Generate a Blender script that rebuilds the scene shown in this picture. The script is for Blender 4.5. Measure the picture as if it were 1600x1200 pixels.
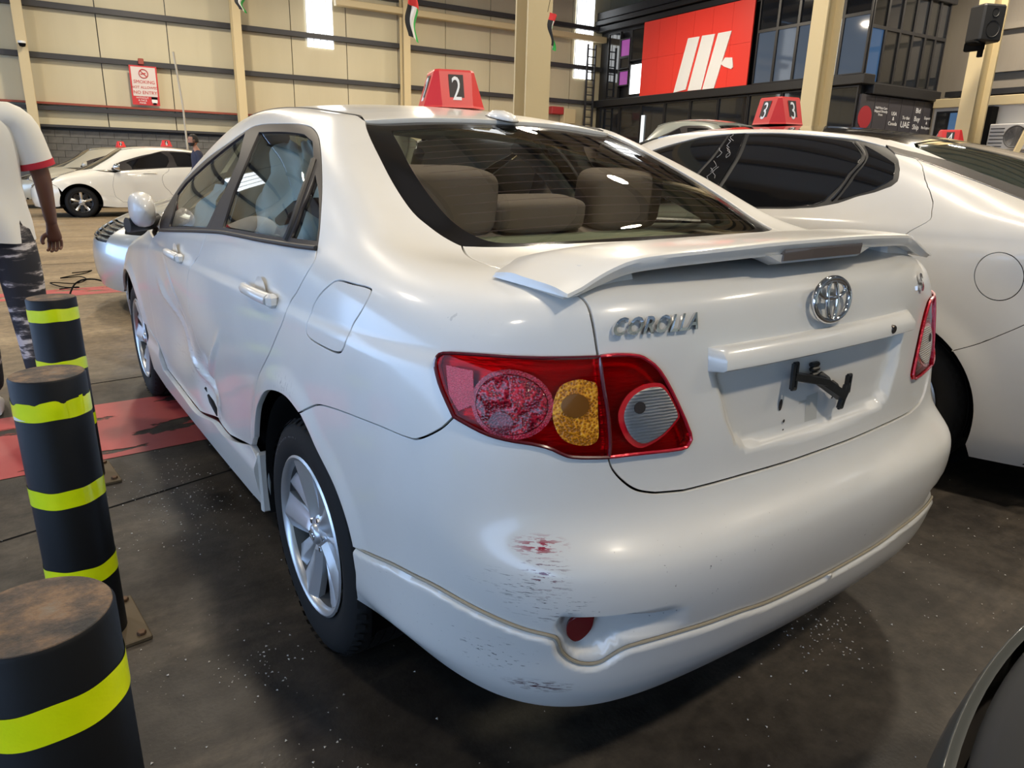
import bpy, math, random
import numpy as np
from mathutils import Vector, Matrix
from mathutils.geometry import delaunay_2d_cdt
random.seed(7); rng = np.random.default_rng(7)
SC = bpy.context.scene
for o in list(bpy.data.objects): bpy.data.objects.remove(o, do_unlink=True)
COL = SC.collection
# ---------------------------------------------------------------- camera, world, lights, exposure
CAM = np.array([-1.4054, -1.6945, 1.2758]); YAW, PITCH, ROLL = .6175, .2993, .0184
def cam_axes():
    f = np.array([math.sin(YAW)*math.cos(PITCH), math.cos(YAW)*math.cos(PITCH), -math.sin(PITCH)])
    r = np.array([math.cos(YAW), -math.sin(YAW), 0.]); u = np.cross(r, f)
    return r*math.cos(ROLL)+u*math.sin(ROLL), -r*math.sin(ROLL)+u*math.cos(ROLL), f
cr, cu, cf = cam_axes()
cd = bpy.data.cameras.new('camera'); cam = bpy.data.objects.new('camera', cd); COL.objects.link(cam)
cd.sensor_width = 36; cd.lens = 36*1114.3/1600; cd.clip_start = .05; cd.clip_end = 200
cam.matrix_world = Matrix(((cr[0], cu[0], -cf[0], CAM[0]), (cr[1], cu[1], -cf[1], CAM[1]), (cr[2], cu[2], -cf[2], CAM[2]), (0, 0, 0, 1)))
SC.camera = cam
W = bpy.data.worlds.new('daylight'); SC.world = W; W.use_nodes = True
W.node_tree.nodes['Background'].inputs[0].default_value = (.42, .63, 1, 1)
W.node_tree.nodes['Background'].inputs[1].default_value = 4.2
SC.view_settings.view_transform = 'Standard'; SC.view_settings.look = 'None'
SC.view_settings.gamma = 1; SC.view_settings.use_curve_mapping = False
SC.view_settings.exposure = .22
SC.cycles.use_denoising = True
SC.cycles.max_bounces = 10; SC.cycles.transparent_max_bounces = 16; SC.cycles.caustics_reflective = False; SC.cycles.caustics_refractive = False
def area(name, loc, size, power, col, rot=(0, 0, 0), sizey=None):
    l = bpy.data.lights.new(name, 'AREA'); l.energy = power; l.color = col; l.size = size
    if sizey: l.shape = 'RECTANGLE'; l.size_y = sizey
    else: l.shape = 'DISK'
    o = bpy.data.objects.new(name, l); o.location = loc; o.rotation_euler = rot; COL.objects.link(o); return o
for x, y, p_ in [(.6, 1.2, 190), (8.2, 5.2, 170), (5.5, 1, 230), (-4.5, 6, 200), (.5, 10, 300), (8, 9, 300), (-4, 16, 420), (3, 20, 420), (10, 19, 420), (16, 17, 330), (1, -5, 300), (-5, -3, 60), (8, -5, 260), (16, 6, 400), (22.5, 8, 420)]:  # includes two added to brighten a hall column and the right wall
    area('high_bay_and_fill_light', (x, y, 7.6), .55, p_, (1, .875, .69))
# ---------------------------------------------------------------- helpers
def mat(name, col, rough=.5, metal=0., coat=0., spec=.5, emit=None, trans=0., crough=.04):
    m = bpy.data.materials.new(name); m.use_nodes = True; b = m.node_tree.nodes['Principled BSDF']
    b.inputs['Base Color'].default_value = (*col, 1); b.inputs['Roughness'].default_value = rough; b.inputs['Metallic'].default_value = metal
    b.inputs['Coat Weight'].default_value = coat; b.inputs['Coat Roughness'].default_value = crough; b.inputs['Specular IOR Level'].default_value = spec
    if emit: b.inputs['Emission Color'].default_value = (*emit[:3], 1); b.inputs['Emission Strength'].default_value = emit[3]
    return m
def nd(m, t, **k):
    n = m.node_tree.nodes.new(t)
    for a, v in k.items():
        if hasattr(n, a): setattr(n, a, v)
        else: n.inputs[a.replace('_', ' ')].default_value = v
    return n
def lk(m, a, b): m.node_tree.links.new(a, b)
def bsdf(m): return m.node_tree.nodes['Principled BSDF']
def coords(m, scale=(1, 1, 1), kind='Object', rot=(0, 0, 0)):
    t = nd(m, 'ShaderNodeTexCoord'); p = nd(m, 'ShaderNodeMapping'); p.inputs['Scale'].default_value = scale; p.inputs['Rotation'].default_value = rot
    lk(m, t.outputs[kind], p.inputs['Vector']); return p.outputs[0]
def ramp(m, fac, stops):
    r = nd(m, 'ShaderNodeValToRGB'); e = r.color_ramp.elements
    while len(e) < len(stops): e.new(.5)
    for i, (p, c) in enumerate(stops): e[i].position = p; e[i].color = (*c, 1) if len(c) == 3 else c
    lk(m, fac, r.inputs[0]); return r.outputs[0]
def noise(m, vec, scale, detail=4, rough=.55):
    n = nd(m, 'ShaderNodeTexNoise'); n.inputs['Scale'].default_value = scale; n.inputs['Detail'].default_value = detail; n.inputs['Roughness'].default_value = rough
    lk(m, vec, n.inputs['Vector']); return n.outputs[0]
def mix(m, fac, a, b, blend='MIX'):
    n = nd(m, 'ShaderNodeMix', data_type='RGBA', blend_type=blend)
    for v, i in ((fac, 0), (a, 6), (b, 7)):
        if hasattr(v, 'links'): lk(m, v, n.inputs[i])
        elif i == 0: n.inputs[0].default_value = v
        else: n.inputs[i].default_value = (*v, 1)
    return n.outputs[2]
def bump(m, h, strength=.2, dist=.01):
    n = nd(m, 'ShaderNodeBump'); n.inputs['Strength'].default_value = strength; n.inputs['Distance'].default_value = dist
    lk(m, h, n.inputs['Height']); lk(m, n.outputs[0], bsdf(m).inputs['Normal'])
def glassmat(name, tint, refl=1., rough=.0, ior=1.5):
    m = bpy.data.materials.new(name); m.use_nodes = True; nt = m.node_tree; nt.nodes.clear()
    o = nt.nodes.new('ShaderNodeOutputMaterial'); t = nt.nodes.new('ShaderNodeBsdfTransparent'); t.inputs[0].default_value = (*tint, 1)
    g = nt.nodes.new('ShaderNodeBsdfGlossy'); g.inputs['Roughness'].default_value = rough; g.inputs['Color'].default_value = (refl, refl, refl, 1)
    fr = nt.nodes.new('ShaderNodeFresnel'); fr.inputs[0].default_value = ior; mx = nt.nodes.new('ShaderNodeMixShader')
    nt.links.new(fr.outputs[0], mx.inputs[0]); nt.links.new(t.outputs[0], mx.inputs[1]); nt.links.new(g.outputs[0], mx.inputs[2]); nt.links.new(mx.outputs[0], o.inputs[0]); return m
def link(name, me, parent=None, m=None):
    o = bpy.data.objects.new(name, me); COL.objects.link(o)
    if m is not None: me.materials.append(m)
    if parent is not None: o.parent = parent
    return o
def tag(o, label=None, cat=None, group=None, kind=None):
    if label: o['label'] = label
    if cat: o['category'] = cat
    if group: o['group'] = group
    if kind: o['kind'] = kind
    return o
def thing(name, label, cat, loc=(0, 0, 0), rotz=0, group=None, scale=None):
    o = bpy.data.objects.new(name, None); o.empty_display_size = .1; COL.objects.link(o); o.location = loc; o.rotation_euler = (0, 0, rotz)
    if scale: o.scale = scale
    return tag(o, label, cat, group)
def dup(root, loc=None, rotz=None, label=None, group=None):
    r = root.copy(); COL.objects.link(r)
    if loc is not None: r.location = loc
    if rotz is not None: r.rotation_euler = (0, 0, rotz)
    if label: r['label'] = label
    if group: r['group'] = group
    def cp(src, dst):
        for ch in list(src.children):
            c = ch.copy(); COL.objects.link(c); c.parent = dst; cp(ch, c)
    cp(root, r); return r
def uvec(v): v = np.asarray(v, float); return v/(np.linalg.norm(v)+1e-12)
class MB:
    def __init__(s): s.v = []; s.f = []
    def add(s, v, f):
        n = len(s.v); s.v += [tuple(map(float, q)) for q in v]; s.f += [tuple(int(i)+n for i in g) for g in f]; return s
    def box(s, c, d, b=0, rz=0, R=None):
        hx, hy, hz = d[0]/2, d[1]/2, d[2]/2; V = []; F = []
        if b <= 0:
            V = [(x*hx, y*hy, z*hz) for x in (-1, 1) for y in (-1, 1) for z in (-1, 1)]
            F = [(0, 1, 3, 2), (4, 6, 7, 5), (0, 4, 5, 1), (2, 3, 7, 6), (0, 2, 6, 4), (1, 5, 7, 3)]
        else:
            b = min(b, .49*min(d)); idx = {}
            for x in (-1, 1):
                for y in (-1, 1):
                    for z in (-1, 1):
                        for a in range(3):
                            q = [x*(hx-b), y*(hy-b), z*(hz-b)]; q[a] = (x*hx, y*hy, z*hz)[a]; idx[(x, y, z, a)] = len(V); V.append(q)
            for a in range(3):
                b1, c1 = (a+1) % 3, (a+2) % 3
                for sg in (-1, 1):
                    lp = []
                    for (i, j) in ((-1, -1), (1, -1), (1, 1), (-1, 1)):
                        k = [0, 0, 0]; k[a] = sg; k[b1] = i; k[c1] = j; lp.append(idx[(*k, a)])
                    F.append(lp if sg > 0 else lp[::-1])
                for i in (-1, 1):
                    for j in (-1, 1):
                        k0 = [0]*3; k1 = [0]*3; k0[a] = -1; k1[a] = 1; k0[b1] = k1[b1] = i; k0[c1] = k1[c1] = j
                        q = [idx[(*k0, b1)], idx[(*k1, b1)], idx[(*k1, c1)], idx[(*k0, c1)]]; F.append(q if i*j > 0 else q[::-1])
            for x in (-1, 1):
                for y in (-1, 1):
                    for z in (-1, 1):
                        t = [idx[(x, y, z, a)] for a in range(3)]; F.append(t if x*y*z > 0 else t[::-1])
        V = np.array(V, float)
        if rz: V = V @ np.array([[math.cos(rz), math.sin(rz), 0], [-math.sin(rz), math.cos(rz), 0], [0, 0, 1]])
        if R is not None: V = V @ np.asarray(R).T
        return s.add(V+np.array(c, float), F)
    def tube(s, pts, r, n=10, closed=False, cap=True, ell=None):
        pts = [np.array(q, float) for q in pts]; m = len(pts); r = r if hasattr(r, '__len__') else [r]*m
        ref = None; V = []; F = []
        for i in range(m):
            a = pts[(i-1) % m] if (i > 0 or closed) else pts[i]; b = pts[(i+1) % m] if (i < m-1 or closed) else pts[i]
            t = uvec(b-a)
            if ref is None: ref = uvec(np.cross(t, (0, 0, 1) if abs(t[2]) < .9 else (1, 0, 0)))
            ref = uvec(ref-t*(ref@t)); w = np.cross(t, ref)
            for k in range(n):
                th = 2*math.pi*k/n; V.append(pts[i]+r[i]*(math.cos(th)*ref+math.sin(th)*w))
        for i in range(m if closed else m-1):
            for k in range(n):
                j = (i+1) % m; F.append((i*n+k, i*n+(k+1) % n, j*n+(k+1) % n, j*n+k))
        if cap and not closed: F += [tuple(range(n))[::-1], tuple(range((m-1)*n, m*n))]
        return s.add(V, F)
    def lathe(s, prof, c=(0, 0, 0), n=32, axis=2, flip=False, arc=None):
        V = []; F = []; m = len(prof); full = arc is None; a0, a1 = arc or (0, 2*math.pi)
        cnt = n if full else n+1
        for k in range(cnt):
            th = a0+(a1-a0)*k/n
            for r, h in prof:
                q = [r*math.cos(th), r*math.sin(th), h]
                q = q if axis == 2 else ([h, q[0], q[1]] if axis == 0 else [q[1], h, q[0]])
                V.append(np.array(q)+c)
        for k in range(n):
            k2 = (k+1) % cnt
            for i in range(m-1):
                g = (k*m+i, k2*m+i, k2*m+i+1, k*m+i+1); F.append(g[::-1] if flip else g)
        return s.add(V, F)
    def prism(s, poly, h0, h1, f=lambda x, y, h: (x, y, h)):
        n = len(poly); V = [f(x, y, h0) for x, y in poly]+[f(x, y, h1) for x, y in poly]
        F = [tuple(range(n))[::-1], tuple(range(n, 2*n))]+[(i, (i+1) % n, n+(i+1) % n, n+i) for i in range(n)]
        return s.add(V, F)
    def loft(s, secs, cap=True, closed=True):
        n = len(secs[0]); V = [q for sc in secs for q in sc]; F = []
        for i in range(len(secs)-1):
            for k in range(n if closed else n-1): F.append((i*n+k, i*n+(k+1) % n, (i+1)*n+(k+1) % n, (i+1)*n+k))
        if cap: F += [tuple(range(n))[::-1], tuple(range((len(secs)-1)*n, len(secs)*n))]
        return s.add(V, F)
    def build(s, name, m, parent=None, smooth=35, loc=None):
        me = bpy.data.meshes.new(name); me.from_pydata(s.v, [], s.f); me.update()
        if smooth:
            me.polygons.foreach_set('use_smooth', [True]*len(me.polygons)); me.set_sharp_from_angle(angle=math.radians(smooth))
        o = link(name, me, parent, m)
        if loc is not None: o.location = loc
        return o
def fix_normals(o):
    import bmesh
    b = bmesh.new(); b.from_mesh(o.data); bmesh.ops.recalc_face_normals(b, faces=b.faces); b.to_mesh(o.data); b.free(); return o
def subsurf(o, lv=2, crease=False):
    md = o.modifiers.new('s', 'SUBSURF'); md.levels = lv; md.render_levels = lv; return bake(o)
def bake(o):
    dg = bpy.context.evaluated_depsgraph_get(); me = bpy.data.meshes.new_from_object(o.evaluated_get(dg)); o.modifiers.clear(); old = o.data; o.data = me
    me.polygons.foreach_set('use_smooth', [True]*len(me.polygons)); return o
def textmesh(body, size=1., ext=.01, align='LEFT', spacing=1., lspace=1., bold=0.):
    c = bpy.data.curves.new('t', 'FONT'); c.body = body; c.size = size; c.extrude = ext; c.align_x = align; c.space_character = spacing; c.space_line = lspace
    c.resolution_u = 3; c.offset = bold; o = bpy.data.objects.new('t', c); COL.objects.link(o)
    bpy.context.view_layer.update()
    me = bpy.data.meshes.new_from_object(o.evaluated_get(bpy.context.evaluated_depsgraph_get())); bpy.data.objects.remove(o)
    v = np.array([q.co[:] for q in me.vertices]); f = [tuple(p.vertices) for p in me.polygons]; return v, f
def text_on(name, body, size, org, ex, ey, m, parent=None, ext=.004, align='CENTER', spacing=1., bold=0., lspace=1., sx=1.):
    v, f = textmesh(body, size, ext, align, spacing, lspace, bold); ex, ey = uvec(ex), uvec(ey); ez = np.cross(ex, ey)
    P = np.array(org)+v[:, :1]*ex*sx+v[:, 1:2]*ey+v[:, 2:]*ez
    return MB().add(P, f).build(name, m, parent, smooth=0)
def catmull(P, n=8, closed=False):
    P = np.array(P, float); m = len(P); out = []
    for i in range(m if closed else m-1):
        g = lambda k: P[k % m] if closed else P[min(max(k, 0), m-1)]
        a, b, c, d = g(i-1), g(i), g(i+1), g(i+2)
        for t in np.linspace(0, 1, n, endpoint=False):
            out.append(.5*((2*b)+(c-a)*t+(2*a-5*b+4*c-d)*t*t+(-a+3*b-3*c+d)*t**3))
    if not closed: out.append(P[-1])
    return np.array(out)
def sstep(x): x = np.clip(x, 0, 1); return x*x*(3-2*x)
# ---------------------------------------------------------------- car skins: bicubic B-spline over a cage, cut into panels along seams in (u, v)
def seg_dist(P, L):
    P = np.asarray(P, float); L = np.asarray(L, float); best = np.full(len(P), 1e9)
    for a, b in zip(L[:-1], L[1:]):
        d = b-a; t = np.clip(((P-a)@d)/(d@d+1e-15), 0, 1); best = np.minimum(best, np.linalg.norm(P-a-t[:, None]*d, axis=1))
    return best
def inside(P, L):
    x, y = P[:, 0], P[:, 1]; r = np.zeros(len(P), bool)
    for (x0, y0), (x1, y1) in zip(L, np.roll(L, -1, 0)):
        if y0 == y1: continue
        c = ((y0 > y) != (y1 > y)) & (x < (x1-x0)*(y-y0)/(y1-y0)+x0); r ^= c
    return r
class Skin:
    def __init__(s, cols, cen=(0, 1.2, .75)):
        G = np.array(cols, float); s.nu, s.nv = G.shape[:2]; m = np.array([-1, 1, 1.]); s.cen = np.array(cen)
        def pad(C):
            P = np.concatenate([C[1:2]*m, C, C[-2:-1]*m], 0); return np.concatenate([2*P[:, :1]-P[:, 1:2], P, 2*P[:, -1:]-P[:, -2:-1]], 1)
        def ev(C):
            P = pad(C); A = P[:-2]/6+P[1:-1]*4/6+P[2:]/6; return A[:, :-2]/6+A[:, 1:-1]*4/6+A[:, 2:]/6
        C = G.copy()
        for _ in range(3): C = C+.8*(G-ev(C))
        s.C = pad(C)
        s.lu = np.concatenate([[0], np.cumsum(np.linalg.norm(np.diff(G[:, 6], axis=0), axis=1))])
        s.lv = np.concatenate([[0], np.cumsum(np.linalg.norm(np.diff(G[6], axis=0), axis=1))])
    def raw(s, u, v):
        i = np.clip(np.floor(u).astype(int), 0, s.nu-2); j = np.clip(np.floor(v).astype(int), 0, s.nv-2)
        B = lambda t: ((1-t)**3/6, (3*t**3-6*t**2+4)/6, (-3*t**3+3*t**2+3*t+1)/6, t**3/6)
        bu, bv = B(u-i), B(v-j); out = np.zeros(u.shape+(3,))
        for a in range(4):
            for b in range(4): out += (bu[a]*bv[b])[..., None]*s.C[i+a, j+b]
        return out
    def pos(s, u, v):
        u = np.asarray(u, float); v = np.asarray(v, float); t = s.nu-1; a = np.abs(u); fl = a > t; P = s.raw(np.where(fl, 2*t-a, a), v)
        P[..., 0] *= np.where(u >= 0, -1., 1.)*np.where(fl, -1., 1.); return P
    def frame(s, u, v, e=2e-3):
        a = (s.pos(u+e, v)-s.pos(u-e, v))/(2*e); b = (s.pos(u, v+e)-s.pos(u, v-e))/(2*e); n = np.cross(a, b)
        n /= np.linalg.norm(n, axis=-1, keepdims=True)+1e-12; P = s.pos(u, v)
        n *= np.sign(((P-s.cen)*n).sum(-1, keepdims=True)); return P, a, b, n
    def at(s, u, v, off=0.):
        P, a, b, n = s.frame(np.array([float(u)]), np.array([float(v)])); return (P+off*n)[0], n[0]
    def surf(s, u, v, disp):
        P, a, b, n = s.frame(u, v)
        return P+(disp(P, n) if callable(disp) else disp)[..., None]*n if callable(disp) else P+disp*n
class Flat:                                     # the roof: a height field over (x, y)
    def __init__(s, fz): s.fz = fz; s.lu = s.lv = None; s.cen = np.array([0, 1., .5])
    def pos(s, u, v): return np.stack([u, v, s.fz(u, v)], -1)
    frame = Skin.frame; surf = Skin.surf; at = Skin.at
def panel(name, sk, loop, m, parent, h=.03, disp=0., gap=.0018, depth=.012, holes=(), sub=4, flip=False, rnd=True):
    """cut one panel out of a skin: outline loop in (u, v), even interior grid, exact normals, a folded-in edge"""
    loop = np.array(loop, float); hl = [np.array(x, float) for x in holes]
    lv = sk.lv
    if sk.lu is not None:
        t = len(sk.lu)-1; ex = np.concatenate([sk.lu, 2*sk.lu[-1]-sk.lu[-2::-1]]); ix = np.arange(len(ex))
        U2 = lambda u: np.sign(u)*np.interp(np.abs(u), ix, ex); Ui = lambda a: np.sign(a)*np.interp(np.abs(a), ex, ix)
        V2 = lambda v: np.interp(v, np.arange(len(lv)), lv); Vi = lambda a: np.interp(a, lv, np.arange(len(lv)))
    else: U2 = V2 = Ui = Vi = lambda a: a
    def prep(L, sgn):
        q = np.stack([U2(L[:, 0]), V2(L[:, 1])], 1); out = []
        for a, b in zip(q, np.roll(q, -1, 0)):
            k = max(1, int(math.ceil(np.linalg.norm(b-a)/h))); out += [a+(b-a)*t for t in np.linspace(0, 1, k, endpoint=False)]
        q = np.array(out); keep = np.linalg.norm(q-np.roll(q, 1, 0), axis=1) > 1e-5; q = q[keep]
        ar = .5*np.sum(q[:, 0]*np.roll(q[:, 1], -1)-np.roll(q[:, 0], -1)*q[:, 1])
        if ar*sgn < 0: q = q[::-1]
        uv = np.stack([Ui(q[:, 0]), Vi(q[:, 1])], 1)
        P, a, b, n = sk.frame(uv[:, 0], uv[:, 1])
        t = np.roll(P, -1, 0)-np.roll(P, 1, 0); inn = np.cross(n, t); inn /= np.linalg.norm(inn, axis=1, keepdims=True)+1e-12
        # inward side: towards the left of travel in (u, v)
        tq = np.roll(q, -1, 0)-np.roll(q, 1, 0); lft = np.stack([-tq[:, 1], tq[:, 0]], 1)
        D = np.stack([a, b], -1); du = np.stack([np.linalg.lstsq(D[i], inn[i]*gap, rcond=None)[0] for i in range(len(uv))])
        d2 = np.stack([U2(uv[:, 0]+du[:, 0])-q[:, 0], V2(uv[:, 1]+du[:, 1])-q[:, 1]], 1)
        sg = np.sign((d2*lft).sum(1, keepdims=True)); sg[sg == 0] = 1
        return uv+du*sg
    L = prep(loop, 1); H = [prep(x, -1) for x in hl]
    q = lambda uv: np.stack([U2(uv[:, 0]), V2(uv[:, 1])], 1)
    Lq = q(L); Hq = [q(x) for x in H]
    gx = np.arange(Lq[:, 0].min(), Lq[:, 0].max(), h); gy = np.arange(Lq[:, 1].min(), Lq[:, 1].max(), h)
    if len(gx) and len(gy):
        X, Y = np.meshgrid(gx+h*.37, gy+h*.41); X[::2] += h*.5; pts = np.stack([X.ravel(), Y.ravel()], 1)
        ok = inside(pts, Lq); pts = pts[ok]
        for x in Hq: pts = pts[~inside(pts, x)]
        if len(pts):
            ok = seg_dist(pts, np.vstack([Lq, Lq[:1]])) > .42*h
            for x in Hq: ok &= seg_dist(pts, np.vstack([x, x[:1]])) > .42*h
            pts = pts[ok]
    else: pts = np.zeros((0, 2))
    allp = np.vstack([Lq]+Hq+[pts]); edges = []; k = 0; loops = []
    for x in [Lq]+Hq: edges += [(k+i, k+(i+1) % len(x)) for i in range(len(x))]; loops.append(np.arange(k, k+len(x))); k += len(x)
    vs, es, fs, ov, oe, of = delaunay_2d_cdt([Vector(x) for x in allp], edges, [], 0, 1e-7)
    Vq = np.array([x[:] for x in vs]); F = np.array([f for f in fs if len(f) == 3]); C = Vq[F].mean(1); ok = inside(C, Lq)
    for x in Hq: ok &= ~inside(C, x)
    F = F[ok]; uv = np.stack([Ui(Vq[:, 0]), Vi(Vq[:, 1])], 1)
    P = sk.surf(uv[:, 0], uv[:, 1], disp); e = .0025
    _, a, b, n0 = sk.frame(uv[:, 0], uv[:, 1]); eu = e/np.maximum(np.linalg.norm(a, axis=1), .02); ev = e/np.maximum(np.linalg.norm(b, axis=1), .02)
    A = sk.surf(uv[:, 0]+eu, uv[:, 1], disp)-sk.surf(uv[:, 0]-eu, uv[:, 1], disp); B = sk.surf(uv[:, 0], uv[:, 1]+ev, disp)-sk.surf(uv[:, 0], uv[:, 1]-ev, disp)
    N = np.cross(A, B); N /= np.linalg.norm(N, axis=1, keepdims=True)+1e-12; N *= np.sign((N*n0).sum(1, keepdims=True))
    fn = np.cross(P[F[:, 1]]-P[F[:, 0]], P[F[:, 2]]-P[F[:, 0]]); bad = (fn*N[F[:, 0]]).sum(1) < 0; F[bad] = F[bad][:, ::-1]
    PV = list(P); NV = list(N); FF = [tuple(f) for f in F]
    if depth:
        mp = {i: j for j, o in enumerate(ov) for i in o}
        for lp in loops:
            ids = [mp[i] for i in lp if i in mp]; b0 = len(PV); m_ = len(ids); cP = P[ids]; cN = N[ids]
            t = np.roll(cP, -1, 0)-np.roll(cP, 1, 0); out = np.cross(t, cN); out /= np.linalg.norm(out, axis=1, keepdims=True)+1e-12
            # outward: away from the panel -> opposite of the mean neighbour
            cen = np.zeros_like(cP); cnt = np.zeros(m_); loc = {i: j for j, i in enumerate(ids)}
            for f in F:
                for i in f:
                    if i in loc: cen[loc[i]] += P[f].mean(0); cnt[loc[i]] += 1
            cen /= np.maximum(cnt, 1)[:, None]; sg = np.sign(((cP-cen)*out).sum(1)); out *= np.where(np.median(sg) < 0, -1, 1)
            r = min(.0022, depth*.4)
            for st, (dn, do, wn) in enumerate([(0, 0, 1.), (r*.3, r*.25, .72), (r, r*.35, .2), (depth, r*.35, 0.)]):
                PV += list(cP-cN*dn+out*do); NV += list(np.array([uvec(wn*cN[i]+(1-wn)*out[i]) for i in range(m_)]))
            for st in range(3):
                for i in range(m_):
                    j = (i+1) % m_; g = (b0+st*m_+i, b0+st*m_+j, b0+(st+1)*m_+j, b0+(st+1)*m_+i)
                    gn = np.cross(PV[g[1]]-PV[g[0]], PV[g[3]]-PV[g[0]]); FF.append(g if gn@NV[g[2]] >= 0 else g[::-1])
    me = bpy.data.meshes.new(name); me.from_pydata([tuple(x) for x in PV], [], FF); me.update()
    me.polygons.foreach_set('use_smooth', [True]*len(me.polygons)); me.normals_split_custom_set_from_vertices([tuple(x) for x in NV])
    return link(name, me, parent, m)
def mir(L): return np.array(L)*[-1, 1]
def cat(*L): return np.vstack([np.atleast_2d(np.array(x, float)) for x in L])
def sm(L, n=5, closed=False): return catmull(L, n, closed)

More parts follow.
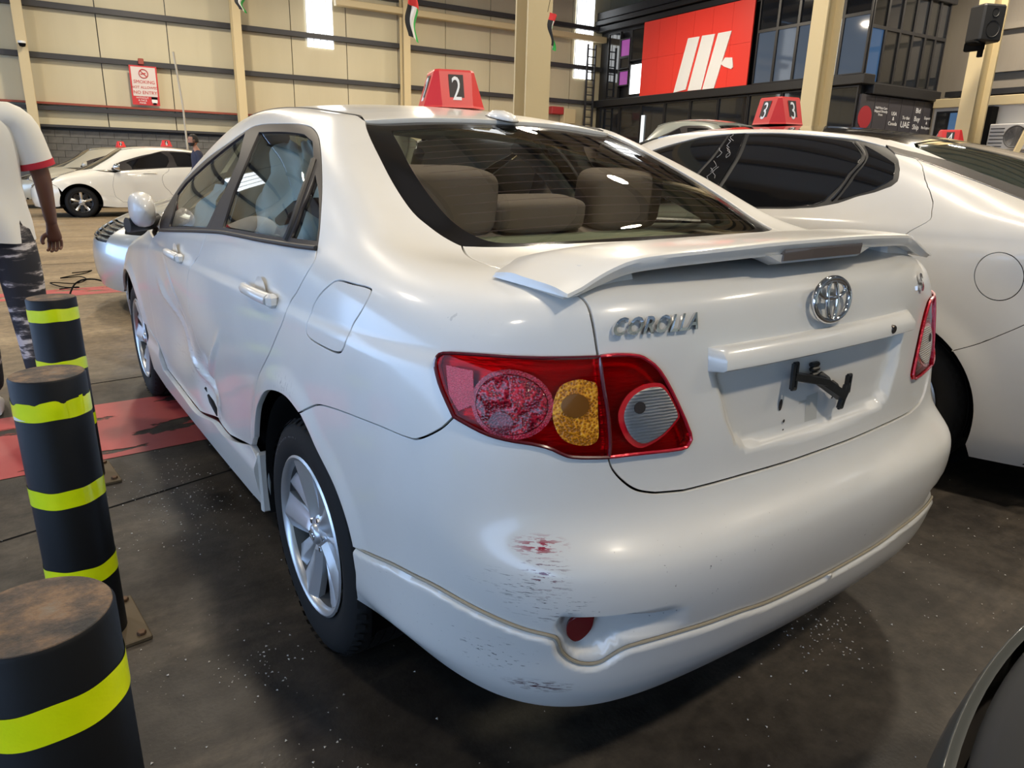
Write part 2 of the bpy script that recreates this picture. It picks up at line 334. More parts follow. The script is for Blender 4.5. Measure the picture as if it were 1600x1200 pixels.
# ---------------------------------------------------------------- measured cages and seams
SPKP=[17.607,9.5,3.298]
CAGE_A=[[[0.0,-0.9,0.285],[0.0,-0.935,0.34],[0.0,-0.95,0.405],[0.0,-0.968,0.5],[0.0,-0.962,0.59],[0.0,-0.905,0.66],[0.0,-0.89,0.77],[0.0,-0.875,0.89],[0.0,-0.857,1.0],[0.0,-0.79,1.075],[0.0,-0.57,1.09],[0.0,-0.35,1.105],[0.0,-0.115,1.215],[0.0,0.115,1.32],[0.0,0.315,1.397],[0.0,0.415,1.426]],[[0.31,-0.888,0.285],[0.31,-0.927,0.34],[0.31,-0.943,0.405],[0.31,-0.963,0.5],[0.31,-0.957,0.59],[0.3,-0.897,0.66],[0.3,-0.882,0.77],[0.3,-0.866,0.89],[0.3,-0.849,1.0],[0.3,-0.783,1.073],[0.29,-0.565,1.088],[0.28,-0.347,1.102],[0.27,-0.113,1.21],[0.25,0.117,1.312],[0.24,0.32,1.389],[0.23,0.42,1.421]],[[0.59,-0.835,0.272],[0.6,-0.87,0.335],[0.6,-0.887,0.405],[0.61,-0.908,0.5],[0.61,-0.905,0.59],[0.58,-0.852,0.66],[0.57,-0.838,0.77],[0.57,-0.822,0.89],[0.555,-0.803,1.0],[0.54,-0.74,1.066],[0.51,-0.54,1.084],[0.485,-0.338,1.096],[0.46,-0.105,1.198],[0.43,0.125,1.297],[0.41,0.335,1.378],[0.394,0.435,1.411]],[[0.735,-0.7,0.28],[0.755,-0.735,0.336],[0.762,-0.748,0.405],[0.772,-0.766,0.5],[0.774,-0.764,0.59],[0.768,-0.742,0.66],[0.758,-0.73,0.77],[0.748,-0.712,0.89],[0.725,-0.685,1.0],[0.68,-0.625,1.06],[0.635,-0.47,1.08],[0.6,-0.285,1.098],[0.565,-0.06,1.198],[0.525,0.15,1.295],[0.487,0.352,1.38],[0.457,0.432,1.404]],[[0.812,-0.55,0.322],[0.835,-0.575,0.358],[0.84,-0.583,0.405],[0.845,-0.59,0.5],[0.846,-0.59,0.59],[0.848,-0.585,0.66],[0.84,-0.575,0.77],[0.83,-0.56,0.89],[0.805,-0.53,1.0],[0.76,-0.475,1.056],[0.712,-0.37,1.085],[0.672,-0.225,1.115],[0.628,-0.015,1.212],[0.575,0.195,1.308],[0.522,0.395,1.392],[0.447,0.435,1.405]],[[0.835,-0.36,0.312],[0.855,-0.37,0.35],[0.866,-0.37,0.405],[0.873,-0.37,0.5],[0.875,-0.37,0.59],[0.872,-0.365,0.66],[0.867,-0.36,0.77],[0.857,-0.35,0.89],[0.835,-0.325,1.0],[0.805,-0.29,1.053],[0.768,-0.225,1.095],[0.73,-0.125,1.14],[0.676,0.06,1.235],[0.612,0.275,1.33],[0.545,0.455,1.405],[0.47,0.455,1.406]],[[0.84,0.0,0.235],[0.858,0.0,0.32],[0.866,0.0,0.405],[0.873,0.0,0.5],[0.876,0.0,0.59],[0.877,0.0,0.66],[0.874,0.0,0.77],[0.865,0.0,0.89],[0.848,0.0,0.985],[0.832,0.01,1.045],[0.812,0.03,1.08],[0.775,0.08,1.15],[0.71,0.23,1.255],[0.635,0.43,1.35],[0.556,0.6,1.416],[0.481,0.6,1.425]],[[0.842,0.4,0.225],[0.86,0.4,0.32],[0.868,0.4,0.405],[0.874,0.4,0.5],[0.877,0.4,0.59],[0.879,0.4,0.66],[0.876,0.4,0.77],[0.867,0.4,0.89],[0.851,0.4,0.975],[0.836,0.4,1.03],[0.818,0.41,1.065],[0.778,0.43,1.15],[0.712,0.52,1.262],[0.638,0.65,1.362],[0.562,0.78,1.428],[0.487,0.78,1.443]],[[0.842,0.9,0.212],[0.86,0.9,0.31],[0.869,0.9,0.4],[0.875,0.9,0.5],[0.878,0.9,0.59],[0.88,0.9,0.66],[0.877,0.9,0.77],[0.868,0.9,0.88],[0.852,0.9,0.955],[0.837,0.9,1.005],[0.82,0.9,1.04],[0.778,0.91,1.135],[0.712,0.94,1.255],[0.638,1.0,1.362],[0.565,1.05,1.435],[0.49,1.05,1.457]],[[0.842,1.4,0.205],[0.86,1.4,0.305],[0.868,1.4,0.4],[0.875,1.4,0.5],[0.878,1.4,0.59],[0.88,1.4,0.66],[0.877,1.4,0.77],[0.868,1.4,0.87],[0.853,1.4,0.935],[0.838,1.4,0.98],[0.821,1.4,1.015],[0.778,1.39,1.115],[0.711,1.37,1.243],[0.637,1.36,1.35],[0.56,1.35,1.422],[0.485,1.35,1.455]],[[0.842,1.9,0.2],[0.858,1.9,0.3],[0.866,1.9,0.4],[0.873,1.9,0.5],[0.876,1.9,0.59],[0.877,1.9,0.66],[0.874,1.9,0.76],[0.865,1.9,0.85],[0.85,1.9,0.91],[0.835,1.9,0.955],[0.817,1.89,0.988],[0.773,1.85,1.08],[0.705,1.78,1.2],[0.622,1.69,1.305],[0.548,1.6,1.388],[0.473,1.6,1.436]],[[0.842,2.3,0.2],[0.858,2.3,0.3],[0.867,2.3,0.4],[0.874,2.3,0.5],[0.877,2.3,0.59],[0.876,2.3,0.66],[0.87,2.3,0.745],[0.858,2.3,0.825],[0.838,2.3,0.88],[0.808,2.3,0.928],[0.77,2.28,0.965],[0.715,2.2,1.035],[0.645,2.06,1.145],[0.575,1.91,1.248],[0.515,1.775,1.357],[0.44,1.775,1.412]],[[0.842,2.64,0.2],[0.858,2.64,0.3],[0.868,2.64,0.4],[0.876,2.64,0.5],[0.879,2.64,0.59],[0.876,2.64,0.66],[0.866,2.64,0.735],[0.848,2.64,0.8],[0.815,2.64,0.85],[0.75,2.62,0.89],[0.68,2.57,0.925],[0.61,2.42,0.985],[0.55,2.21,1.1],[0.5,2.01,1.225],[0.45,1.81,1.37],[0.4,1.75,1.421]],[[0.82,3.0,0.2],[0.838,3.01,0.3],[0.848,3.02,0.4],[0.853,3.02,0.5],[0.85,3.02,0.59],[0.842,3.02,0.65],[0.825,3.01,0.715],[0.795,3.0,0.77],[0.74,2.98,0.81],[0.66,2.92,0.85],[0.58,2.8,0.895],[0.5,2.57,0.965],[0.44,2.31,1.09],[0.39,2.07,1.22],[0.35,1.835,1.385],[0.336,1.735,1.43]],[[0.68,3.27,0.2],[0.7,3.29,0.3],[0.71,3.3,0.4],[0.71,3.3,0.5],[0.7,3.285,0.59],[0.685,3.265,0.64],[0.66,3.23,0.69],[0.62,3.19,0.735],[0.565,3.12,0.775],[0.5,3.02,0.82],[0.43,2.87,0.875],[0.36,2.63,0.955],[0.31,2.35,1.085],[0.28,2.1,1.22],[0.25,1.85,1.395],[0.24,1.75,1.434]],[[0.4,3.4,0.2],[0.41,3.43,0.3],[0.41,3.44,0.4],[0.41,3.44,0.5],[0.4,3.425,0.59],[0.39,3.4,0.64],[0.37,3.35,0.685],[0.35,3.28,0.725],[0.32,3.19,0.765],[0.28,3.07,0.81],[0.24,2.9,0.87],[0.2,2.66,0.95],[0.17,2.37,1.085],[0.15,2.12,1.22],[0.13,1.86,1.405],[0.125,1.76,1.436]],[[0.0,3.46,0.2],[0.0,3.49,0.3],[0.0,3.5,0.4],[0.0,3.5,0.5],[0.0,3.48,0.59],[0.0,3.45,0.64],[0.0,3.39,0.685],[0.0,3.31,0.725],[0.0,3.21,0.765],[0.0,3.09,0.81],[0.0,2.92,0.87],[0.0,2.67,0.95],[0.0,2.38,1.085],[0.0,2.13,1.22],[0.0,1.87,1.41],[0.0,1.77,1.436]]]
CAGE_B=[[[0.0,-0.984,0.18],[0.0,-1.025,0.26],[0.0,-1.042,0.36],[0.0,-1.063,0.5],[0.0,-1.056,0.59],[0.0,-0.99,0.66],[0.0,-0.973,0.77],[0.0,-0.955,0.89],[0.0,-0.98,1.03],[0.0,-0.95,1.1],[0.0,-0.8,1.115],[0.0,-0.66,1.135],[0.0,-0.33,1.275],[0.0,0.0,1.382],[0.0,0.3,1.442],[0.0,0.4,1.462]],[[0.322,-0.97,0.18],[0.322,-1.015,0.26],[0.322,-1.034,0.36],[0.322,-1.057,0.5],[0.322,-1.05,0.59],[0.312,-0.981,0.66],[0.312,-0.963,0.77],[0.312,-0.945,0.89],[0.31,-0.96,1.03],[0.31,-0.93,1.098],[0.3,-0.79,1.113],[0.29,-0.65,1.133],[0.28,-0.32,1.27],[0.26,0.0,1.375],[0.25,0.3,1.437],[0.24,0.4,1.456]],[[0.614,-0.909,0.18],[0.624,-0.949,0.26],[0.624,-0.969,0.36],[0.634,-0.993,0.5],[0.634,-0.99,0.59],[0.603,-0.929,0.66],[0.593,-0.912,0.77],[0.593,-0.894,0.89],[0.6,-0.89,1.03],[0.58,-0.86,1.09],[0.55,-0.75,1.11],[0.52,-0.62,1.13],[0.49,-0.31,1.25],[0.45,0.0,1.35],[0.42,0.29,1.428],[0.403,0.39,1.442]],[[0.764,-0.752,0.18],[0.785,-0.793,0.26],[0.792,-0.808,0.36],[0.803,-0.829,0.5],[0.805,-0.827,0.59],[0.799,-0.801,0.66],[0.788,-0.787,0.77],[0.778,-0.766,0.89],[0.77,-0.77,1.03],[0.73,-0.73,1.085],[0.69,-0.64,1.115],[0.64,-0.54,1.138],[0.59,-0.28,1.235],[0.54,0.0,1.337],[0.49,0.27,1.42],[0.47,0.37,1.431]],[[0.844,-0.579,0.18],[0.868,-0.608,0.26],[0.874,-0.617,0.36],[0.879,-0.625,0.5],[0.88,-0.625,0.59],[0.882,-0.619,0.66],[0.874,-0.608,0.77],[0.863,-0.59,0.89],[0.86,-0.62,1.02],[0.825,-0.6,1.085],[0.785,-0.52,1.12],[0.735,-0.42,1.155],[0.68,-0.22,1.235],[0.61,0.02,1.325],[0.535,0.27,1.412],[0.46,0.27,1.414]],[[0.868,-0.36,0.18],[0.889,-0.37,0.26],[0.901,-0.37,0.36],[0.908,-0.37,0.5],[0.91,-0.37,0.59],[0.907,-0.365,0.66],[0.902,-0.36,0.77],[0.891,-0.35,0.89],[0.875,-0.4,1.02],[0.85,-0.38,1.08],[0.822,-0.33,1.125],[0.78,-0.25,1.175],[0.72,-0.07,1.26],[0.65,0.14,1.345],[0.572,0.36,1.425],[0.497,0.36,1.426]],[[0.874,0.0,0.235],[0.892,0.0,0.32],[0.901,0.0,0.405],[0.908,0.0,0.5],[0.911,0.0,0.59],[0.912,0.0,0.66],[0.909,0.0,0.77],[0.9,0.0,0.89],[0.885,0.0,1.01],[0.868,0.0,1.065],[0.848,0.01,1.1],[0.81,0.05,1.17],[0.745,0.16,1.27],[0.672,0.32,1.36],[0.59,0.52,1.438],[0.515,0.52,1.448]],[[0.876,0.42,0.225],[0.894,0.42,0.32],[0.903,0.42,0.405],[0.909,0.42,0.5],[0.912,0.42,0.59],[0.914,0.42,0.66],[0.911,0.42,0.77],[0.902,0.42,0.89],[0.888,0.42,0.99],[0.872,0.42,1.05],[0.853,0.42,1.085],[0.812,0.44,1.16],[0.748,0.5,1.27],[0.675,0.62,1.37],[0.597,0.76,1.452],[0.522,0.76,1.471]],[[0.876,0.98,0.212],[0.894,0.98,0.31],[0.904,0.98,0.4],[0.91,0.98,0.5],[0.913,0.98,0.59],[0.915,0.98,0.66],[0.912,0.98,0.77],[0.903,0.98,0.88],[0.888,0.98,0.97],[0.872,0.98,1.035],[0.852,0.98,1.07],[0.81,0.98,1.15],[0.745,1.0,1.27],[0.675,1.04,1.375],[0.598,1.1,1.457],[0.523,1.1,1.481]],[[0.876,1.52,0.205],[0.894,1.52,0.305],[0.903,1.52,0.4],[0.91,1.52,0.5],[0.913,1.52,0.59],[0.915,1.52,0.66],[0.912,1.52,0.77],[0.903,1.52,0.87],[0.888,1.52,0.95],[0.872,1.52,1.015],[0.852,1.52,1.05],[0.81,1.5,1.13],[0.745,1.48,1.255],[0.672,1.46,1.365],[0.592,1.44,1.445],[0.517,1.44,1.474]],[[0.876,2.036,0.2],[0.892,2.036,0.3],[0.901,2.036,0.4],[0.908,2.036,0.5],[0.911,2.036,0.59],[0.912,2.036,0.66],[0.909,2.036,0.76],[0.9,2.036,0.85],[0.885,2.03,0.93],[0.868,2.03,0.99],[0.848,2.02,1.02],[0.8,1.97,1.1],[0.735,1.89,1.22],[0.655,1.8,1.325],[0.575,1.7,1.41],[0.5,1.7,1.45]],[[0.876,2.449,0.2],[0.892,2.449,0.3],[0.902,2.449,0.4],[0.909,2.449,0.5],[0.912,2.449,0.59],[0.911,2.449,0.66],[0.905,2.449,0.745],[0.892,2.449,0.825],[0.872,2.449,0.88],[0.84,2.449,0.928],[0.801,2.428,0.965],[0.744,2.346,1.035],[0.671,2.201,1.145],[0.598,2.046,1.248],[0.536,1.907,1.357],[0.461,1.907,1.418]],[[0.876,2.8,0.2],[0.892,2.8,0.3],[0.903,2.8,0.4],[0.911,2.8,0.5],[0.914,2.8,0.59],[0.911,2.8,0.66],[0.901,2.8,0.735],[0.882,2.8,0.8],[0.848,2.8,0.85],[0.78,2.779,0.89],[0.707,2.728,0.925],[0.634,2.573,0.985],[0.572,2.356,1.1],[0.52,2.15,1.225],[0.468,1.943,1.37],[0.418,1.883,1.428]],[[0.853,3.21,0.2],[0.872,3.222,0.3],[0.882,3.233,0.4],[0.887,3.233,0.5],[0.884,3.233,0.59],[0.876,3.233,0.65],[0.858,3.222,0.715],[0.827,3.21,0.77],[0.77,3.187,0.81],[0.686,3.119,0.85],[0.603,2.982,0.895],[0.52,2.728,0.965],[0.458,2.459,1.09],[0.406,2.212,1.22],[0.364,1.969,1.385],[0.349,1.869,1.438]],[[0.707,3.518,0.2],[0.728,3.541,0.3],[0.738,3.552,0.4],[0.738,3.552,0.5],[0.728,3.535,0.59],[0.712,3.512,0.64],[0.686,3.472,0.69],[0.645,3.427,0.735],[0.588,3.347,0.775],[0.52,3.233,0.82],[0.447,3.062,0.875],[0.374,2.79,0.955],[0.322,2.501,1.085],[0.291,2.243,1.22],[0.26,1.985,1.395],[0.25,1.885,1.441]],[[0.416,3.666,0.2],[0.426,3.7,0.3],[0.426,3.712,0.4],[0.426,3.712,0.5],[0.416,3.695,0.59],[0.406,3.666,0.64],[0.385,3.609,0.685],[0.364,3.529,0.725],[0.333,3.427,0.765],[0.291,3.29,0.81],[0.25,3.096,0.87],[0.208,2.823,0.95],[0.177,2.521,1.085],[0.156,2.263,1.22],[0.135,1.995,1.405],[0.13,1.895,1.444]],[[0.0,3.734,0.2],[0.0,3.769,0.3],[0.0,3.78,0.4],[0.0,3.78,0.5],[0.0,3.757,0.59],[0.0,3.723,0.64],[0.0,3.655,0.685],[0.0,3.563,0.725],[0.0,3.45,0.765],[0.0,3.313,0.81],[0.0,3.119,0.87],[0.0,2.834,0.95],[0.0,2.532,1.085],[0.0,2.274,1.22],[0.0,2.005,1.41],[0.0,1.905,1.444]]]
ROOF_A=[[-0.2,-0.1,0.0,0.1,0.2,0.3,0.4,0.5,0.6,0.7,0.8,0.9,1.0,1.1,1.2,1.3,1.4,1.5,1.6,1.7,1.8,1.9,2.0,2.1,2.2,2.3,2.4],[1.26,1.2917,1.3226,1.352,1.3791,1.403,1.423,1.4394,1.453,1.4643,1.4733,1.48,1.4844,1.4867,1.487,1.4853,1.4811,1.474,1.4633,1.4488,1.4301,1.4072,1.38,1.3487,1.3143,1.2777,1.24]]
ROOF_B=[[-0.1,0.0,0.1,0.2,0.3,0.4,0.5,0.6,0.7,0.8,0.9,1.0,1.1,1.2,1.3,1.4,1.5,1.6,1.7,1.8,1.9,2.0,2.1,2.2,2.3],[1.36,1.3825,1.4046,1.4256,1.445,1.4624,1.4776,1.4902,1.5,1.507,1.5115,1.514,1.515,1.5148,1.5132,1.5094,1.503,1.4935,1.4808,1.4646,1.445,1.4219,1.3961,1.3685,1.34]]
SEAMS={"arch_a":[[6.999,0.168],[6.994,1.942],[6.905,2.821],[6.795,3.7],[6.672,4.436],[6.49,5.118],[6.244,5.429],[5.987,5.518],[5.772,5.374]],"arch_b":[[5.772,5.374],[5.627,5.074],[5.508,4.729],[5.233,3.99],[5.055,3.257],[4.985,2.711]],"arch_c":[[4.985,2.711],[4.981,2.237],[5.0,1.764],[5.192,-0.165]],"qb":[[5.772,5.374],[5.609,5.663],[5.436,5.842],[5.064,6.002],[4.503,6.116],[4.019,6.127],[3.847,6.17],[3.569,6.402],[3.397,6.633]],"lo_top":[[2.121,7.588],[2.695,7.568],[3.106,7.564],[3.495,7.528],[3.604,7.457],[3.632,7.317]],"lo_left":[[3.632,7.317],[3.569,7.07],[3.48,6.839],[3.397,6.633]],"lo_bot":[[3.397,6.633],[3.24,6.543],[3.042,6.435],[2.844,6.373],[2.66,6.336],[2.51,6.27],[2.397,6.169],[2.3,6.122],[2.047,6.084]],"split":[[2.047,6.084],[2.035,6.306],[2.049,6.788],[2.086,7.17],[2.121,7.588]],"li":[[2.121,7.588],[1.984,7.606],[1.84,7.577],[1.757,7.513],[1.639,7.3],[1.519,6.884],[1.389,6.261],[1.4,6.101],[1.465,6.042],[1.787,6.079],[2.047,6.084]],"ls1":[[2.615,11.008],[2.715,10.776],[2.763,10.46],[2.713,9.804],[2.45,9.204],[2.268,8.875],[2.2,8.62],[2.176,8.224],[2.14,7.763],[2.121,7.588]],"ls3":[[2.047,6.084],[2.01,5.876],[1.909,5.632],[1.793,5.454],[1.652,5.353]],"ls4":[[1.652,5.353],[1.413,5.285],[0.871,5.281],[0.362,5.252]],"lip":[[4.985,2.711],[4.414,3.003],[3.993,3.075],[3.628,3.073],[3.169,2.913],[2.923,2.804],[2.693,2.699],[2.485,2.624],[2.427,2.499],[2.39,2.234],[2.31,1.988],[2.198,1.836],[2.071,1.842],[1.939,2.142],[1.825,2.255],[1.538,2.3],[1.281,2.272],[1.002,2.241],[0.674,2.113],[0.052,2.035]],"reflector":[[2.268,2.928],[2.154,3.044],[2.148,2.869],[2.16,2.59],[2.214,2.349],[2.271,2.261],[2.327,2.37],[2.355,2.545],[2.343,2.765]],"ge":[[2.944,14.177],[3.132,13.687],[3.256,13.204],[3.307,12.686],[3.297,12.256],[3.242,11.898],[3.149,11.626],[2.989,11.433],[2.807,11.212],[2.615,11.008]],"gb":[[2.615,11.008],[1.833,10.951],[0.944,10.887],[0.017,10.792],[-1.241,10.879]],"gt":[[2.944,14.177],[1.439,14.26],[-0.052,14.119],[-1.49,14.462]],"frit":[[2.159,13.821],[2.302,13.299],[2.452,12.767],[2.49,12.231],[2.444,11.819],[2.355,11.52],[2.168,11.262],[1.832,11.09],[0.872,10.993],[-0.087,10.924]],"wf":[[5.737,9.822],[5.758,10.67],[5.752,11.17],[5.695,11.961],[5.653,12.533],[5.672,12.974],[5.888,13.23],[6.315,13.3],[7.072,13.29],[7.93,13.295],[8.345,13.004],[8.731,12.653],[9.174,12.362],[9.566,12.028],[10.12,11.52],[10.32,10.92],[10.032,10.0],[9.804,9.365]],"wfb":[[9.804,9.365],[8.79,9.751],[8.105,9.924],[7.69,9.97],[6.944,9.871],[6.396,9.863],[5.737,9.822]],"rdb":[[5.737,9.822],[5.738,9.074],[5.922,7.987],[6.052,7.519],[6.097,7.078],[6.345,6.26],[6.657,5.417],[6.775,4.624],[6.967,3.072],[7.121,2.165]],"bs":[[8.105,9.924],[8.153,8.23],[8.33,7.307],[8.42,6.446],[8.411,5.564],[8.331,4.354],[8.182,3.265],[8.142,2.818],[8.036,2.227],[8.073,1.55]],"bpil":[[8.105,9.924],[8.039,11.24],[7.977,12.104],[7.964,13.273]],"sk":[[7.121,2.165],[7.691,1.564],[8.041,1.521],[8.696,0.908],[9.222,0.993],[9.993,1.166]],"fuel":[[5.435,8.268],[5.298,8.524],[5.069,8.515],[4.782,8.489],[4.751,8.306],[4.853,7.882],[4.993,7.524],[5.054,7.165],[5.154,6.994],[5.391,6.964],[5.602,6.983],[5.681,7.087],[5.674,7.37],[5.639,7.672],[5.552,7.978]],"wgf":[[8.188,13.052],[8.522,12.705],[8.894,12.336],[9.272,11.966],[9.617,11.661],[9.794,11.339],[9.53,10.543],[9.492,9.91],[8.2,10.136],[8.039,11.24],[7.992,12.141]],"wgr":[[7.728,13.014],[7.165,12.99],[6.165,12.953],[5.872,12.77],[5.894,12.262],[6.247,11.406],[6.422,10.157],[6.989,10.164],[7.782,10.217],[7.799,11.284],[7.754,12.132]],"wgq":[[5.865,11.898],[5.803,11.515],[5.779,10.197],[6.271,10.203],[6.168,11.085]],"garn":[[1.23,7.52],[0.962,7.554],[0.65,7.563],[-0.161,7.64],[-1.143,7.585],[-1.144,7.258],[-0.74,7.218],[0.121,7.185],[0.646,7.158],[1.181,7.17]],"recess":[[1.164,7.113],[1.065,6.459],[0.989,5.948],[0.891,5.722],[0.774,5.627],[0.36,5.573],[-0.233,5.598],[-0.468,5.687],[-0.615,6.003],[-0.819,6.573],[-1.111,7.176]],"emblem":[[-0.021,8.158]],"text":[[2.018,8.018],[1.325,8.254]],"badge":[[-1.571,8.141]],"key":[[-0.767,7.312]],"handle_r":[[6.92,7.363],[6.287,7.465]],"handle_f":[[8.876,7.067],[8.384,7.16]],"amber":[[2.478,6.775],[2.28,7.251],[2.106,7.172],[2.1,6.318],[2.283,6.323]],"clear":[[1.904,6.628],[1.646,7.035],[1.495,6.58],[1.781,6.237]],"bracket":[[0.44,6.81],[-0.098,6.254],[0.189,6.852],[0.161,6.534]],"deckl":[[2.863,9.48]],"farch":[[12.976,0.293],[12.987,0.852],[12.973,1.419],[12.94,1.98],[12.892,2.519],[12.828,3.036],[12.743,3.535],[12.64,4.044],[12.522,4.568],[12.395,4.996],[12.26,5.276],[12.116,5.43],[11.964,5.469],[11.805,5.4],[11.645,5.227],[11.49,4.945],[11.344,4.54],[11.213,4.043],[11.102,3.54],[11.012,3.037],[10.944,2.518],[10.899,1.979],[10.878,1.42],[10.881,0.853],[10.907,0.294]],"fseam":[[10.159,8.386],[10.253,6.468],[10.324,4.861],[10.3,2.998],[10.252,2.198]]}
KSEAMS={"arch":[[4.612,0.809],[4.593,1.439],[4.593,1.95],[4.625,2.358],[4.688,2.736],[4.777,3.14],[4.886,3.628],[5.007,4.201],[5.137,4.727],[5.278,5.077],[5.426,5.292],[5.577,5.413],[5.728,5.453],[5.876,5.413],[6.019,5.292],[6.155,5.077],[6.279,4.725],[6.388,4.204],[6.481,3.66],[6.556,3.14],[6.612,2.596],[6.649,1.996],[6.666,1.326],[6.664,0.67],[6.643,0.06]],"farch":[[12.612,0.39],[12.625,0.951],[12.618,1.52],[12.594,2.081],[12.556,2.622],[12.502,3.144],[12.43,3.657],[12.34,4.187],[12.237,4.712],[12.122,5.12],[11.993,5.392],[11.851,5.546],[11.697,5.588],[11.536,5.524],[11.376,5.36],[11.222,5.093],[11.082,4.702],[10.958,4.19],[10.854,3.66],[10.77,3.145],[10.708,2.622],[10.667,2.081],[10.648,1.521],[10.651,0.953],[10.675,0.393]],"wf":[[5.385,12.427],[5.762,11.656],[5.905,11.442],[6.152,11.195],[6.616,10.669],[6.888,10.373],[7.154,10.223],[7.865,10.038],[8.96,9.961],[10.29,9.978],[10.692,10.589],[10.475,11.617],[10.193,12.599],[8.727,13.591],[8.483,13.771],[8.076,13.899],[7.706,13.967],[7.029,13.963],[6.084,13.823],[5.244,13.735],[4.628,13.459],[4.89,13.06]],"strip_up":[[4.485,13.558],[3.713,13.254],[3.028,12.803],[2.834,12.271],[2.594,11.796]],"strip_lo":[[4.89,13.06],[4.406,12.95],[4.047,12.464],[3.689,11.962],[3.453,11.417]],"rdb":[[4.406,12.95],[5.264,11.801],[5.522,10.504],[5.588,9.508],[5.773,8.408]],"fuel":[[4.288,7.174],[4.386,7.409],[4.527,7.604],[4.674,7.729],[4.801,7.757],[4.893,7.677],[4.941,7.507],[4.943,7.28],[4.906,7.024],[4.843,6.768],[4.757,6.556],[4.648,6.429],[4.524,6.411],[4.401,6.503],[4.304,6.685],[4.259,6.922]],"qb":[[5.008,4.148],[4.786,4.658],[4.489,5.271],[4.171,5.756]],"g_r":[[1.359,13.194],[3.028,12.803]],"pB":[[7.896,11.151],[7.82,12.067],[7.567,13.895]],"pA":[[8.205,11.761],[8.105,12.567],[7.875,13.867]],"div":[[5.33,13.407],[6.444,11.816],[6.683,10.661]],"arch_px":[[5.278,5.04],[5.008,4.148],[4.801,3.193],[4.585,1.921]]}
SIGN_BARS=[[[21.822,2.911],[21.185,2.979],[20.715,4.714],[21.294,4.723]],[[21.078,2.927],[20.396,2.923],[19.976,4.704],[20.591,4.72]],[[20.332,2.919],[19.773,2.921],[19.214,4.706],[19.826,4.705]],[[19.394,3.597],[19.057,3.484],[18.978,3.538],[19.055,3.848],[19.378,3.881],[19.557,3.695]]]
FLAGS=[[5.177,12.0,2.663,0.26,0.62,0.4,0.4],[6.284,9.5,2.163,0.19,0.44,1.7,0.5],[2.888,14.0,2.734,0.2,0.27,0.9,0.6]]
# ---------------------------------------------------------------- materials
def paintmat(name, col, rough=.36):
    m = mat(name, col, rough, coat=.75, spec=.4, crough=.11); v = coords(m); c = ramp(m, noise(m, v, 3.5, 5), [(.35, tuple(x*.95 for x in col)), (.65, col)])
    lk(m, c, bsdf(m).inputs['Base Color']); return m
M_white = paintmat('white_paint', (.69, .68, .655))
def scuffed():
    """white car paint with the scuffs of the left rear corner: red and black scrapes, chips, and pink smears on the doors"""
    m = paintmat('white_paint_scuffed', (.69, .68, .655)); b = bsdf(m); src = b.inputs['Base Color'].links[0].from_socket
    pos = coords(m); base = src
    def blob(c, r, soft=.25):
        d = nd(m, 'ShaderNodeVectorMath', operation='SUBTRACT'); lk(m, pos, d.inputs[0]); d.inputs[1].default_value = c
        s = nd(m, 'ShaderNodeVectorMath', operation='DIVIDE'); lk(m, d.outputs[0], s.inputs[0]); s.inputs[1].default_value = r
        l = nd(m, 'ShaderNodeVectorMath', operation='LENGTH'); lk(m, s.outputs[0], l.inputs[0])
        mr = nd(m, 'ShaderNodeMapRange'); mr.inputs[1].default_value = 1; mr.inputs[2].default_value = soft; lk(m, l.outputs[1], mr.inputs[0]); return mr.outputs[0]
    def streak(scale, thr, rot=(0, 0, 0)):
        p = coords(m, scale, rot=rot); n = noise(m, p, 1., 3, .6)
        r = nd(m, 'ShaderNodeMapRange'); r.inputs[1].default_value = thr; r.inputs[2].default_value = thr+.03; lk(m, n, r.inputs[0]); return r.outputs[0]
    def mul(a, c):
        x = nd(m, 'ShaderNodeMath', operation='MULTIPLY'); lk(m, a, x.inputs[0]); lk(m, c, x.inputs[1]); return x.outputs[0]
    for c, r, s, t, col in [((-.72, -.82, .632), (.06, .06, .022), (40, 40, 260), .50, (.33, .015, .04)), ((-.715, -.83, .585), (.05, .06, .05), (45, 45, 300), .585, (.12, .015, .03)),
                            ((-.705, -.835, .53), (.10, .1, .05), (40, 40, 330), .60, (.03, .025, .03)), ((-.74, -.79, .56), (.11, .1, .035), (30, 30, 330), .60, (.05, .05, .06)),
                            ((-.70, -.81, .335), (.08, .08, .02), (40, 40, 260), .51, (.07, .01, .015)), ((-.76, -.76, .40), (.11, .1, .05), (50, 50, 200), .62, (.02, .02, .02)),
                            ((-.45, -.93, .55), (.42, .1, .14), (90, 90, 70), .70, (.06, .06, .06)), ((.0, -.96, .52), (.5, .2, .16), (120, 120, 60), .715, (.05, .05, .05)),
                            ((-.87, .02, .73), (.08, .10, .04), (20, 160, 60), .60, (.22, .22, .25)), ((-.88, 1.25, .52), (.1, .5, .10), (10, 14, 120), .60, (.33, .31, .33)),
                            ((-.86, -.62, 1.02), (.2, .12, .05), (60, 60, 60), .66, (.45, .45, .45)), ((-.8, -.6, .43), (.3, .3, .1), (60, 60, 260), .70, (.1, .1, .1))]:
        base = mix(m, mul(blob(c, r), streak(s, t)), base, col)
    for c, r, col in [((-.87, 1.35, .62), (.2, .45, .16), (.70, .60, .63)), ((-.87, .5, .55), (.2, .25, .2), (.71, .62, .65)), ((-.86, 1.75, .86), (.2, .35, .1), (.74, .70, .62))]:
        f = nd(m, 'ShaderNodeMath', operation='MULTIPLY'); lk(m, blob(c, r, 0.), f.inputs[0]); f.inputs[1].default_value = .55; base = mix(m, f.outputs[0], base, col)
    lk(m, base, b.inputs['Base Color']); return m
M_scuff = scuffed()
M_warmwhite = paintmat('pearl_white_paint', (.68, .65, .60))
M_silver = mat('silver_paint', (.50, .53, .54), .3, .55, coat=.8)
